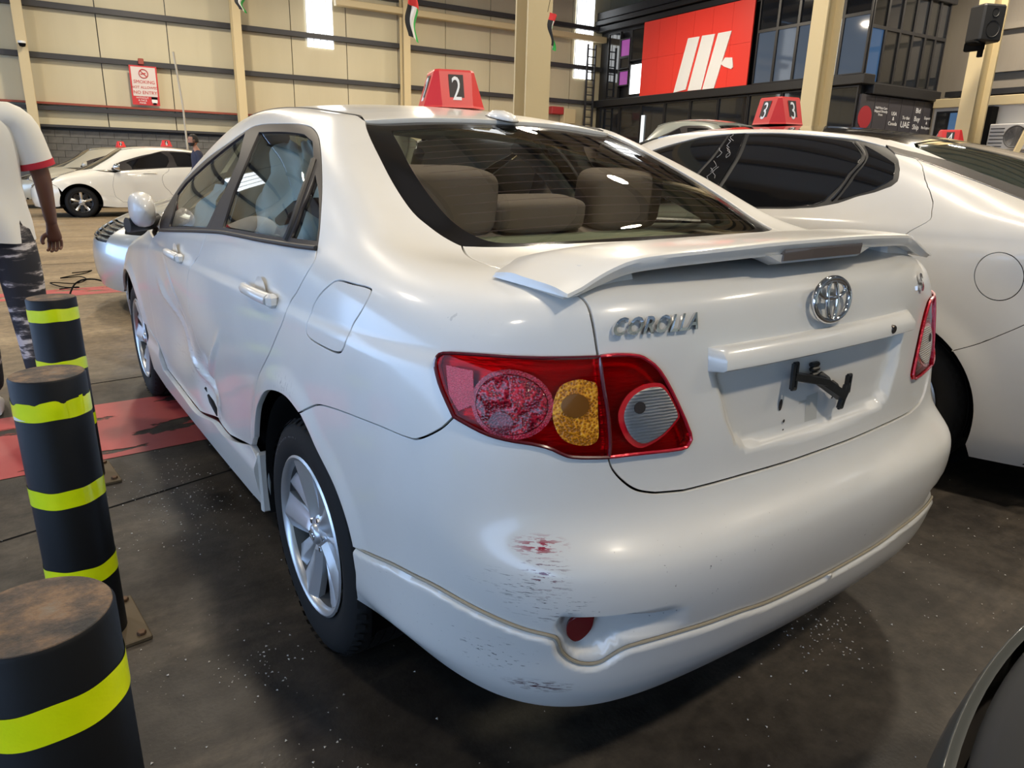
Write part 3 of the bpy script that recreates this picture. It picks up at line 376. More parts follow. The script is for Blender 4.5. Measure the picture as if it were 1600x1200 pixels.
M_darkgrey = mat('dark_grey_paint', (.045, .05, .05), .35, .3, coat=.5)
M_blackpaint = mat('black_paint', (.01, .01, .012), .15, 0, coat=1)
M_black = mat('black_plastic', (.012, .012, .013), .45)
M_trim = mat('frame_black_film', (.020, .016, .017), .45, spec=.35)
M_void = mat('matt_black_liner', (.006, .006, .006), .95, spec=.1)
M_rubber = mat('tyre_rubber', (.009, .009, .0095), .75, spec=.25)
_v = coords(M_rubber); bump(M_rubber, noise(M_rubber, _v, 160, 2), .15, .002)
M_alloy = mat('alloy_silver', (.60, .62, .65), .34, .8)
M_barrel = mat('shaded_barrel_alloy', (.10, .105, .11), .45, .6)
M_alloydark = mat('alloy_dark_face', (.02, .02, .022), .3, .4)
M_machined = mat('machined_alloy', (.75, .75, .74), .2, .95)
M_brake = mat('brake_disc', (.16, .155, .15), .4, .9)
M_chrome = mat('chrome', (.72, .72, .74), .08, 1)
M_seal = mat('rubber_seal', (.02, .018, .018), .5)
M_glass = glassmat('tinted_car_glass', (.85, .90, .82), 1., .0, 1.5)
M_glass_side = glassmat('side_glass', (.80, .87, .82), 1., .0, 1.6)
M_frit = mat('black_glass_border', (.007, .007, .008), .12, spec=.35)
M_darkglass = mat('dark_car_glass', (.006, .0065, .008), .03, coat=1, spec=.6)
M_seat = mat('grey_seat_cloth', (.25, .195, .195), .95, spec=.2)
_v = coords(M_seat, (300, 300, 300)); bump(M_seat, noise(M_seat, _v, 1, 2), .3, .001)
M_cabin = mat('beige_grey_cabin_plastic', (.30, .29, .26), .8)
M_shelf = mat('dark_shelf_felt', (.24, .25, .20), .95)
M_liner = mat('cabin_headlining', (.32, .31, .28), .9)
M_airbag = mat('white_airbag_cloth', (.72, .74, .73), .8)
M_hole = mat('dark_hole', (.02, .015, .015), .8)
def lensmat(name, col, tint, rough=.03):
    m = glassmat(name, tint, 1., rough, 1.22); return m
M_redlens = lensmat('red_lamp_lens', None, (.95, .10, .14)); M_amberlens = lensmat('amber_lamp_lens', None, (1., .42, .015)); M_clearlens = lensmat('clear_lamp_lens', None, (.95, .94, .92))
M_reflred = mat('red_reflector', (.52, .010, .030), .22, .35, coat=.6); _v = coords(M_reflred, (30, 30, 170)); bump(M_reflred, noise(M_reflred, _v, 1, 2), .5, .004)
M_seam = mat('sealing_strip', (.30, .26, .19), .5)
def sparkle_mat(name, c0, c1, scale, c2=None, metal=.0):  # bright glints and dark facets of the lamp painted as colour cells
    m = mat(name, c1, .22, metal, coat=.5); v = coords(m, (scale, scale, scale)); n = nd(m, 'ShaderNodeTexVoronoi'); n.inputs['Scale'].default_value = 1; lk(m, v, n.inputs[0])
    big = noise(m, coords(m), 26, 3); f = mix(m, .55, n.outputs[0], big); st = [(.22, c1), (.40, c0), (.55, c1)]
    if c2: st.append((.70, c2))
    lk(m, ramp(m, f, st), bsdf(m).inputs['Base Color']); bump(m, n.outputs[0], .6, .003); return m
def reflector_bowl():
    m = mat('lamp_reflector', (.75, .75, .75), .12, 1.); v = coords(m, (260, 40, 260)); n = nd(m, 'ShaderNodeTexVoronoi'); n.inputs['Scale'].default_value = 1; lk(m, v, n.inputs[0])
    bump(m, n.outputs[0], .9, .004); return m
M_bowl = reflector_bowl()
def lined_bowl():
    m = mat('ribbed_lamp_reflector', (.74, .70, .68), .35, .0); v = coords(m, (1, 1, 1)); w = nd(m, 'ShaderNodeTexWave'); w.bands_direction = 'Z'; w.inputs['Scale'].default_value = 55; w.inputs['Distortion'].default_value = 1.2; w.inputs['Detail'].default_value = 3
    lk(m, v, w.inputs[0]); bump(m, w.outputs[1], .8, .004); return m
M_ribbed = lined_bowl()
# building materials
def clad(name, a, b_, ribs=7., axis='X'):
    m = mat(name, a, .55); v = coords(m); n = noise(m, coords(m, (.5, .5, .12)), 1.6, 4); lk(m, ramp(m, n, [(.3, b_), (.7, a)]), bsdf(m).inputs['Base Color'])
    w = nd(m, 'ShaderNodeTexWave'); w.bands_direction = axis; w.wave_profile = 'SAW'; w.inputs['Scale'].default_value = ribs; lk(m, v, w.inputs[0]); bump(m, w.outputs[1], .35, .02); return m
M_clad = clad('cream_cladding', (.60, .535, .365), (.53, .47, .315), .8)
M_cladgrey = clad('brown_grey_cladding', (.30, .265, .215), (.24, .21, .175), 1.4, 'Y')
M_steel = mat('dark_girt_steel', (.045, .045, .05), .5, .3)
M_cream = mat('cream_painted_steel', (.60, .49, .285), .5)
M_pipe = mat('red_oxide_rail', (.28, .06, .035), .6)
M_block = mat('grey_block', (.13, .128, .12), .9); _v = coords(M_block, (3, 3, 3)); lk(M_block, ramp(M_block, noise(M_block, _v, 2, 4), [(.3, (.105, .105, .10)), (.7, (.155, .15, .14))]), bsdf(M_block).inputs['Base Color'])
M_skylight = mat('translucent_sheet', (.8, .82, .8), .5, emit=(.93, .97, 1., 2.6))
M_red = mat('red_sign_panel', (.80, .045, .03), .4)
M_signwhite = mat('white_sign', (.80, .80, .78), .5)
M_officeglass = mat('office_glass', (.012, .014, .018), .04, coat=.6)
M_officeframe = mat('office_black_frame', (.014, .014, .016), .4)
M_officepanel = mat('charcoal_panel', (.045, .042, .05), .5)
M_letter = mat('pale_lettering', (.72, .72, .74), .5)
M_greywall = mat('white_plaster', (.50, .49, .47), .8)
M_bluewin = mat('blue_lit_glass', (.02, .035, .06), .05, emit=(.08, .17, .32, .55))
M_roof = mat('roof_sheet', (.36, .34, .30), .7)
def floormat():
    m = mat('stained_asphalt', (.05, .045, .04), .62, spec=.3); v = coords(m); b = bsdf(m)
    c1 = ramp(m, noise(m, v, .55, 5, .6), [(.36, (.016, .0135, .012)), (.5, (.030, .0255, .022)), (.66, (.054, .046, .037))])
    c2 = mix(m, ramp(m, noise(m, coords(m, (.55, 2.4, 1), rot=(0, 0, .1)), 1.1, 6, .65), [(.52, (0, 0, 0)), (.72, (.55, .55, .55))]), c1, (.13, .105, .08))
    # brown worn concrete further up the hall
    sep = nd(m, 'ShaderNodeSeparateXYZ'); lk(m, v, sep.inputs[0]); mr = nd(m, 'ShaderNodeMapRange'); mr.inputs[1].default_value = 2.4; mr.inputs[2].default_value = 4.6; lk(m, sep.outputs[1], mr.inputs[0])
    far = ramp(m, noise(m, coords(m, (.35, 1.6, 1)), 1.3, 6, .6), [(.3, (.15, .11, .066)), (.55, (.235, .175, .105)), (.75, (.34, .265, .165))])
    c3 = mix(m, mr.outputs[0], c2, far)
    # pale specks and chips
    vo = nd(m, 'ShaderNodeTexVoronoi'); vo.inputs['Scale'].default_value = 55; lk(m, v, vo.inputs[0])
    sp = nd(m, 'ShaderNodeMapRange'); sp.inputs[1].default_value = .10; sp.inputs[2].default_value = .05; lk(m, vo.outputs[0], sp.inputs[0])
    pa = ramp(m, noise(m, v, 1.9, 3), [(.56, (0, 0, 0)), (.66, (.7, .7, .7))]); mm = nd(m, 'ShaderNodeMath', operation='MULTIPLY'); lk(m, sp.outputs[0], mm.inputs[0]); lk(m, pa, mm.inputs[1])
    c3 = mix(m, ramp(m, noise(m, v, 14, 6, .7), [(.40, (.62, .62, .62)), (.60, (1.25, 1.25, 1.25))]), c3, c3) if False else mix(m, .55, c3, ramp(m, noise(m, v, 16, 6, .72), [(.36, (.25, .25, .25)), (.64, (.80, .79, .77))]), 'OVERLAY'); c4 = mix(m, mm.outputs[0], c3, (.30, .28, .25)); lk(m, c4, b.inputs['Base Color'])
    lk(m, ramp(m, noise(m, v, 1.3, 4), [(.35, (.42, .42, .42)), (.7, (.75, .75, .75))]), b.inputs['Roughness'])
    bump(m, noise(m, v, 90, 3), .25, .003); return m
M_floor = floormat()
def wornpaint():
    m = bpy.data.materials.new('worn_red_floor_paint'); m.use_nodes = True; b = bsdf(m); b.inputs['Roughness'].default_value = .55
    v = coords(m); lk(m, ramp(m, noise(m, v, 2.2, 4), [(.3, (.36, .04, .045)), (.7, (.47, .075, .07))]), b.inputs['Base Color'])
    n = noise(m, coords(m, (1., 2.6, 1)), 1.9, 5, .55); r = nd(m, 'ShaderNodeMapRange'); r.inputs[1].default_value = .60; r.inputs[2].default_value = .58; lk(m, n, r.inputs[0]); lk(m, r.outputs[0], b.inputs['Alpha']); return m
M_redfloor = wornpaint()
# ---------------------------------------------------------------- the hall (its own axes: along the back wall, into the depth, up; a slight slope to the parking floor)
BW = np.array([.9972, -.0743, -.0116]); BW /= np.linalg.norm(BW); BO = np.array([.0745, .9972, .0]); BO = uvec(BO-BW*(BO@BW)); BU = np.cross(BW, BO)
def B(a, o, z): return CAM+BW*a+BO*o+BU*z
BR = np.stack([BW, BO, BU], 1)
class BB(MB):
    def bx(s, a0, a1, o0, o1, z0, z1, b=0): return s.box(B((a0+a1)/2, (o0+o1)/2, (z0+z1)/2), (abs(a1-a0), abs(o1-o0), abs(z1-z0)), b, R=BR)
def struct(o, label=None): o['kind'] = 'structure'; return o
FL = -1.45
fl = MB(); nx, ny = 24, 30
V = [(-14+54*i/nx, -16+50*j/ny, 0) for j in range(ny+1) for i in range(nx+1)]
fl.add(V, [(j*(nx+1)+i, j*(nx+1)+i+1, (j+1)*(nx+1)+i+1, (j+1)*(nx+1)+i) for j in range(ny) for i in range(nx)])
struct(fl.build('floor', M_floor, smooth=0))
fj = MB()
for (x0, y0), (x1, y1), w in [((-1.9, 1.02), (-.2, 1.42), .012), ((-4, .62), (-1.9, 1.02), .012), ((-1.5, 2.95), (2.5, 3.22), .012), ((-6, 9), (12, 8), .02)]:
    d = uvec((y0-y1, x1-x0, 0))*w/2; fj.add([(x0-d[0], y0-d[1], .001), (x1-d[0], y1-d[1], .001), (x1+d[0], y1+d[1], .001), (x0+d[0], y0+d[1], .001)], [(0, 1, 2, 3)])
struct(fj.build('floor_joint', M_void, smooth=0))
fm = MB()
for poly in ([(-4.2, 1.62), (-.35, 1.72), (-.3, 2.05), (-.32, 2.52), (-4.2, 2.62)], [(-4, 6.15), (2.5, 6.3), (2.5, 6.75), (-4, 6.6)]):
    fm.add([(x, y, .002) for x, y in poly], [tuple(range(len(poly)))])
struct(fm.build('floor_marking', M_redfloor, smooth=0))
# back wall: cladding sheets, girts, skirting of blocks
wb = BB(); wb.bx(-16, 26, 27.06, 27.2, FL, 7.4); wall = struct(wb.build('wall_back', M_steel, smooth=0))
seams = [-14.3+1.95*i for i in range(21)]
for i, a in enumerate(seams):
    if a > 25: break
    e = .014; segs = [(.86, 7.3)]
    if abs(a-7.1) < .3: segs = [(.86, 3.86)]
    BB().bx(a+e, a+1.95-e, 27., 27.05, .86, 7.3).build('cladding_sheet', M_clad, wall, smooth=0)
for z, h, m in [(4.2, .16, M_steel), (2.82, .15, M_steel), (1.36, .12, M_steel), (1.50, .06, M_pipe), (.86, .07, M_steel), (5.75, .16, M_steel)]:
    BB().bx(-16, 20.6 if z > 1 else 25, 26.80, 27.0, z-h/2, z+h/2).build('girt', m, wall, smooth=0)
BB().bx(8.6, 20.3, 26.45, 26.72, 5.2, 5.42, .02).build('crane_beam', M_cream, wall)
blk = BB(); blk.bx(-.193, .193, 26.98, 27.05, -.09, .09, .006)
blk = MB().box((0, 0, 0), (.393, .07, .193), .005); bme = None
for r in range(11):
    for k in range(-8, 15):
        a = k*.4+(.2 if r % 2 else 0); z = FL+.1+.2*r
        if bme is None:
            q = blk.build('concrete_block', M_block, wall, smooth=0); bme = q.data
        else: q = link('concrete_block', bme, wall)
        q.matrix_local = Matrix.Translation(Vector(B(a, 27.01, z))) @ Matrix([list(x) for x in BR]).to_4x4()
# roof light strips let into the wall
for i, (a0, a1, z0, z1) in enumerate([(7.68, 8.62, 3.86, 7.2), (19.02, 19.94, 3.77, 7.2), (-5.3, -4.6, 4.3, 5.7)]):
    p = BB(); p.bx(a0, a1, 26.965, 26.995, z0, z1); w_ = struct(p.build('window_%d' % (i+1), M_skylight, smooth=0))
    k = 4
    for j in range(k+1):
        a = a0+(a1-a0)*j/k; BB().bx(a-.012, a+.012, 26.94, 26.97, z0, z1).build('glazing_bar', M_signwhite, w_, smooth=0)
def hcol(name, a, o, z1, bw=.30, d=.42, t=.03, label=None, m=M_cream, rot=False):
    p = BB()
    if not rot: p.bx(a-bw/2, a+bw/2, o-d/2, o-d/2+t, FL, z1); p.bx(a-bw/2, a+bw/2, o+d/2-t, o+d/2, FL, z1); p.bx(a-t/2, a+t/2, o-d/2+t, o+d/2-t, FL, z1)
    else: p.bx(a-d/2, a-d/2+t, o-bw/2, o+bw/2, FL, z1); p.bx(a+d/2-t, a+d/2, o-bw/2, o+bw/2, FL, z1); p.bx(a-d/2+t, a+d/2-t, o-t/2, o+t/2, FL, z1)
    return struct(p.build(name, m, smooth=0))
for i, a in enumerate((-.67, 5.27, 11.15)): hcol('column_back', a, 26.55, 7.3, .26, .40)
hcol('column_back', -6.6, 26.55, 7.3, .26, .40)
hcol('column_hall', 6.84, 10.9, 7.0, .46, .40, .04)
hcol('column_hall', 12.95, 10.0, 7.0, .34, .46, .04, rot=True)
hcol('column_hall', 18.72, 10.0, 7.0, .34, .62, .05, rot=True)
wl_ = BB(); wl_.bx(-13.2, -13, -17, 27.2, 3.3, 7.4); struct(wl_.build('wall_left_added', M_clad, smooth=0))  # unseen, added above the opening to keep high sky out of reflections
wf_ = BB(); wf_.bx(-13, 26.2, -17.2, -17, FL, 7.4); struct(wf_.build('wall_front_added', M_clad, smooth=0))  # unseen, added behind the camera to keep blue daylight off the rear
# right-hand side wall and roof
wr = BB(); wr.bx(26., 26.2, -20, 27.2, FL, 7.4); wr_ = struct(wr.build('wall_right', M_cladgrey, smooth=0))
for z in (3.45, 4.7, 6.0): BB().bx(25.8, 26., -20, 14, z-.09, z+.09).build('girt', M_cladgrey, wr_, smooth=0)
rf = BB(); rf.bx(-13, 26.2, -17, 27.2, 7.45, 7.6); roof = struct(rf.build('ceiling', M_roof, smooth=0))
for a in np.arange(-12, 26, 2.2): BB().bx(a, a+.12, -17, 27.2, 7.2, 7.45).build('purlin', M_steel, roof, smooth=0)
for o_ in (-8, 1, 10, 18.5): BB().bx(-13, 26, o_-.12, o_+.12, 6.7, 7.2).build('rafter', M_cream, roof, smooth=0)
for a, o_ in ((-9, -3.4), (-9, 14.2), (6.7, 10.6), (15.4, -3.4), (15.4, 16)):
    BB().bx(a, a+.95, o_-.7, o_+.7, 7.17, 7.19).build('rooflight_sheet', M_skylight, roof, smooth=0)
# glazed office block
Ax, Of = 20.2, 14.1
of = BB(); of.bx(Ax+.12, 24.1, Of+.12, 26.95, FL, 2.66); of.bx(Ax+.2, 24.1, Of+.2, 26.95, 2.9, 6.0); office = struct(of.build('wall_office', M_officeframe, smooth=0))
BB().bx(Ax-.16, Ax+.4, Of-.16, 27, 2.64, 2.92, .02).build('floor_beam', M_officeframe, office, smooth=0)
BB().bx(Ax+.4, 24.1, Of-.16, Of+.4, 2.40, 2.70, .02).build('floor_beam', M_officeframe, office, smooth=0)
for z0, z1, d in [(5.62, 5.84, .10), (5.88, 6.06, .18), (6.1, 6.4, .08)]: BB().bx(Ax-d, Ax+.5, Of-.1, 27, z0, z1, .02).build('eaves_beam', M_officeframe, office, smooth=0)
BB().bx(Ax, 24.2, Of-.1, Of+.5, 5.2, 5.6, .02).build('eaves_beam', M_officeframe, office, smooth=0)
def bay(face, s0, s1, z0, z1, m=M_officeglass, rec=.03, fr=.045):
    """one pane with its own frame on the office front; face 1 looks along -a, face 2 along -o"""
    q = (lambda x0, x1, d0, d1, y0, y1: (d0, d1, x0, x1, y0, y1)) if face == 1 else (lambda x0, x1, d0, d1, y0, y1: (x0, x1, d0, d1, y0, y1))
    P0 = Ax if face == 1 else Of
    f = BB()
    for a0, a1, b0, b1 in [(s0, s1, z0, z0+fr), (s0, s1, z1-fr, z1), (s0, s0+fr, z0+fr, z1-fr), (s1-fr, s1, z0+fr, z1-fr)]: f.bx(*q(a0, a1, P0-.02, P0+.1, b0, b1))
    o = f.build('window_frame', M_officeframe, office, smooth=0)
    g = BB(); g.bx(*q(s0+fr, s1-fr, P0+rec, P0+rec+.012, z0+fr, z1-fr)); g.build('pane', m, o, smooth=0); return o
M_officelit = mat('office_glass_lit', (.02, .03, .05), .05, emit=(.16, .20, .26, .30)); M_officebright = mat('office_bright_room', (.2, .2, .2), .3, emit=(.85, .9, .9, 1.)); M_purple = mat('violet_lit_glass', (.05, .02, .05), .2, emit=(.45, .10, .42, .55))
M_officeblue = mat('office_glass_blue', (.01, .02, .035), .05, emit=(.05, .12, .25, .55)); M_officegrey = mat('office_glass_grey', (.022, .022, .021), .05)
ys = [14.1, 15.0, 15.9, 16.6, 17.4, 18.2]
for i in range(5):
    for z0, z1, m in [(2.92, 4.55, (M_officelit, M_officebright, M_officelit, M_officelit, M_officelit)[i]), (4.55, 5.62, M_officeglass)]: bay(1, ys[i], ys[i+1], z0, z1, m)
for (s0, s1, z0, z1, m) in [(23.85, 24.7, 3.0, 4.2, M_skylight), (23.85, 24.7, 4.3, 5.5, M_officegrey), (24.75, 25.4, 3.4, 4.0, M_purple), (24.75, 25.4, 4.05, 4.5, M_officeglass), (24.75, 25.4, 4.5, 5.2, M_purple), (25.4, 26.2, 2.95, 5.5, M_officeglass)]: bay(1, s0, s1, z0, z1, m)
xs = [20.25, 20.95, 21.65, 22.3, 22.95, 23.5, 24.05]
for i in range(6):
    for z0, z1, m in [(2.70, 4.2, (M_officeblue, M_officegrey, M_officegrey, M_officeglass, M_officegrey, M_officeglass)[i]), (4.2, 5.25, M_officeglass if i % 2 else M_officegrey)]: bay(2, xs[i], xs[i+1], z0, z1, m)
for i in range(9):        # ground floor: dark glazed bays on the long face, printed panels on the short one
    s0 = 14.15+i*1.38; bay(1, s0, s0+1.36, FL+.2, 2.62, M_officegrey if i in (4, 5, 7) else M_officeglass)
BB().bx(Ax-.012, Ax, 23.55, 23.75, .9, 2.2).build('lit_door_glass', M_officebright, office, smooth=0)
for i in range(6): BB().bx(xs[i]+.012, xs[i+1]-.012, Of-.03, Of+.05, FL+.1, 2.38, .005).build('printed_panel', M_officepanel, office, smooth=0)
def sign_text(body, a, z, size, m=M_letter, spacing=1., ls=.95):
    return text_on('lettering', body, size, B(a, Of-.036, z), BW, BU, m, office, .003, 'CENTER', spacing, lspace=ls)
sign_text('Half Price Cars\nShipped Directly\nFrom', 21.3, 2.02, .098); sign_text('USA\n&\nCanada', 21.98, 1.88, .15); sign_text('To the', 22.63, 1.80, .14); sign_text('UAE', 22.63, 1.56, .26)
sign_text('Bid\nBuy\nShip', 23.22, 2.02, .21, ls=1.15); sign_text('Export\n&\nRe-Export', 23.78, 1.86, .12, ls=1.2)
pr = BB(); pr.lathe([(0, 0), (.32, 0), (.32, .012), (0, .012)], n=28); Pv = np.array(pr.v); pr.v = [tuple(B(20.55+x, Of-.032-z, 1.75+y)) for x, y, z in Pv]; pr.build('round_emblem', mat('dark_red_print', (.32, .02, .03), .5), office, smooth=0)
# low annexe wall to the right with a blue window
an = BB(); an.bx(24.0, 25.5, 2, 14.0, FL, 2.2); ann = struct(an.build('wall_annexe', M_greywall, smooth=0))
BB().bx(23.86, 25.6, 2, 14.0, 2.2, 2.46, .01).build('capping_beam', M_cream, ann, smooth=0)
BB().bx(23.96, 24.0, 12.9, 13.9, .6, 2.1).build('window_frame', M_officeframe, ann, smooth=0); BB().bx(23.94, 23.97, 12.96, 13.45, .66, 2.04).build('pane', M_bluewin, ann, smooth=0); BB().bx(23.94, 23.97, 13.5, 13.84, .66, 2.04).build('pane', M_officegrey, ann, smooth=0)
BB().bx(24.4, 25.6, 4, 14.0, 2.56, 2.72).build('roof_edge', M_officeframe, ann, smooth=0)
# ---------------------------------------------------------------- wheels
def wheel(parent, x, y, side, style='sedan', r=.316, w=.205, rr=.218, zc=None, flat=0., sy=1.):
    """tyre, rim, disc as parts; axle along x, outer face towards side (-1 left, +1 right)"""
    zc = r if zc is None else zc; hw = w/2
    prof = [(rr-.004, -hw+.012), (rr+.012, -hw+.004), (rr+.045, -hw-.004), (r-.035, -hw+.002), (r-.010, -hw+.016), (r-.002, -hw+.034), (r, -hw+.05)]
    for k in (-.5, .5):
        pass
    for g in (-.045, -.015, .015, .045): prof += [(r, g-.004), (r-.007, g-.003), (r-.007, g+.003), (r, g+.004)]
    prof += [(r, hw-.05), (r-.002, hw-.034), (r-.010, hw-.016), (r-.035, hw-.002), (rr+.045, hw+.004), (rr+.012, hw-.004), (rr-.004, hw-.012)]
    m = MB().lathe(prof, n=56, axis=0)
    for k in range(56):                      # sidewall blocks at the shoulder
        th = 2*math.pi*k/56; c, s_ = math.cos(th), math.sin(th); e = .008
        a = np.array([[side*(hw-.010), r-.012, 0], [side*(hw-.026), r-.003, 0]])
        q = [(a[0][0]+side*.004, a[0][1]*math.cos(th+d)+0, a[0][1]*math.sin(th+d)) for d in (-.03, .03)]+[(a[1][0]+side*.001, (a[1][1]+.003)*math.cos(th+d), (a[1][1]+.003)*math.sin(th+d)) for d in (.03, -.03)]
        m.add(q, [(0, 1, 2, 3)])
    V = np.array(m.v); low = V[:, 2] < -zc+.05                        # the contact patch, a little squashed
    V[low, 2] = np.maximum(V[low, 2], -zc+.006); V[low, 0] += np.sign(V[low, 0])*.006*np.clip((-V[low, 2]-(zc-.05))/.05, 0, 1); m.v = [tuple(q) for q in V]
    t = m.build('tyre', M_rubber, parent, 40); t.location = (x, y, zc-.006)
    tex = MB(); lv, lf = textmesh('TOUROPEO  DURA', .026, .0008); lv = lv*[1, 1, 1]
    if style == 'main':
        R_ = r-.052; P = []
        for q in lv:
            th = math.pi*.80-q[0]/R_ if side < 0 else math.pi*.2+q[0]/R_
            P.append((side*(hw+.0005+q[2]), (R_+q[1]-.01)*math.cos(th)*(1), (R_+q[1]-.01)*math.sin(th)))
        tx = MB().add([(a, -b if side < 0 else b, c) for a, b, c in P], lf).build('sidewall_lettering', mat('tyre_lettering', (.05, .05, .052), .6), t, smooth=0)
    f = side*hw
    sx = lambda d: side*(hw-d)
    bm = MB().lathe([(rr+.002, sx(.004)), (rr-.004, sx(.000)), (rr-.012, sx(.004)), (rr-.017, sx(.014)), (rr-.019, sx(.022))], n=56, axis=0, flip=side < 0)
    dark = style in ('camry',)
    rim = bm.build('rim', M_alloy if not dark else M_alloydark, parent, 40); rim.location = (x, y, zc)
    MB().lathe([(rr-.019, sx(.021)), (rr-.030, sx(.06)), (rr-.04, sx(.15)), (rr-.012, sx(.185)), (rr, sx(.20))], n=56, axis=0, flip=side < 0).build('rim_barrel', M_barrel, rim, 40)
    def spoke(th, ha, hb, da, db, ridge, mtl, name='spoke', tw=0.):
        s = MB(); secs = []
        for i, t_ in enumerate(np.linspace(0, 1, 6)):
            rad = .045+(rr-.012-.045)*t_; hw_ = ha+(hb-ha)*t_; d = da+(db-da)*t_**1.5; a0 = th+tw*t_
            er = np.array([0, math.cos(a0), math.sin(a0)]); et = np.array([0, -math.sin(a0), math.cos(a0)]); ex = np.array([side, 0, 0.])
            c = er*rad+ex*(hw-d)
            rg = ridge*(1-.3*t_)
            secs.append([c-et*hw_-ex*.022, c-et*hw_-ex*.004, c-et*hw_*.35+ex*rg, c-et*hw_*.20+ex*rg, c+et*hw_*.55-ex*.003, c+et*hw_-ex*.006, c+et*hw_-ex*.024])
        s.loft(secs); o = s.build(name, mtl, rim, 25); fix_normals(o); return o
    if style in ('main', 'sedan'):
        for k in range(5): spoke(math.radians(67+72*k), .026, .056, .030, .012, .010, M_alloy, tw=.07)
        for k in range(5): spoke(math.radians(67+36+72*k), .018, .034, .040, .024, .006, M_alloy, 'inner_spoke', tw=-.05)
    else:
        for k in range(5): spoke(math.radians(90+72*k), .016, .026, .022, .006, .006, M_machined)
        for k in range(5): spoke(math.radians(90+36+72*k), .02, .05, .045, .03, .0, M_alloydark, 'inner_spoke')
    h = MB().lathe([(0, sx(.012)), (.018, sx(.012)), (.026, sx(.016)), (.030, sx(.024)), (.048, sx(.030)), (.062, sx(.040)), (.066, sx(.075))], n=28, axis=0, flip=side < 0)
    h.build('hub_cap', M_alloy, rim, 40)
    if style == 'main':
        lg = MB()
        for k in range(5):
            e = MB()
            th = math.radians(67+36+72*k); c = np.array([sx(.034), .043*math.cos(th), .043*math.sin(th)]); e.tube([c, c+np.array([side*.010, 0, 0])], .0075, 6); e.build('wheel_nut', M_chrome, rim, 30)
        em = MB().tube([(sx(.0115), .017*math.cos(a), .012*math.sin(a)) for a in np.linspace(0, 2*math.pi, 20, endpoint=False)], .0014, 5, closed=True)
        em.tube([(sx(.0115), .007*math.cos(a), .012*math.sin(a)) for a in np.linspace(0, 2*math.pi, 16, endpoint=False)], .0012, 5, closed=True); em.build('hub_emblem', M_chrome, rim, 40)
    if style != 'far':
        d = MB().lathe([(.03, sx(.085)), (.155, sx(.085)), (.155, sx(.10)), (.03, sx(.10))], n=36, axis=0, flip=side < 0); d.box((sx(.095), .10*1, .10), (.06, .10, .11), .015)
        d.build('brake_disc', M_brake, rim, 30)
        MB().lathe([(0, sx(.13)), (rr-.03, sx(.13))], n=36, axis=0, flip=side < 0).build('wheel_back', M_void, rim, 0)
    if sy != 1:
        for o in (t, rim): o.scale = (1, sy, 1)
    return t, rim
# ---------------------------------------------------------------- sedan body
GS = {k: np.array(v) for k, v in SEAMS.items()}
SK = Skin(CAGE_A); RY, RZ = ROOF_A
def roofz(x, y): return np.interp(y, RY, RZ)-.105*np.asarray(x)**2-.07*np.asarray(x)**4
RF = Flat(roofz)
def half(L):                                     # the part of a seam left of the centre line, ended on it
    L = np.array(L); k = L[:, 0] > .03; A = L[k]; nx_ = L[~k]
    v0 = A[-1, 1]
    if len(nx_): a, b = A[-1], nx_[0]; v0 = a[1]+(b[1]-a[1])*(a[0]/(a[0]-b[0]+1e-9))
    return cat(A, [(0., v0)])
def mirf(L): L = np.array(L); return np.stack([32-L[:, 0], L[:, 1]], 1)
def seamset(n=5):
    g = {k: sm(GS[k], n) for k in ('arch_a', 'arch_b', 'arch_c', 'qb', 'lo_top', 'lo_left', 'lo_bot', 'split', 'li', 'ls1', 'ls3', 'lip', 'ge', 'wf', 'wfb', 'rdb', 'bs', 'sk', 'farch', 'fseam')}
    g['arch_a'] = cat(GS['arch_a'][:2], sm(GS['arch_a'][2:], n)); return g
G5 = seamset(5)
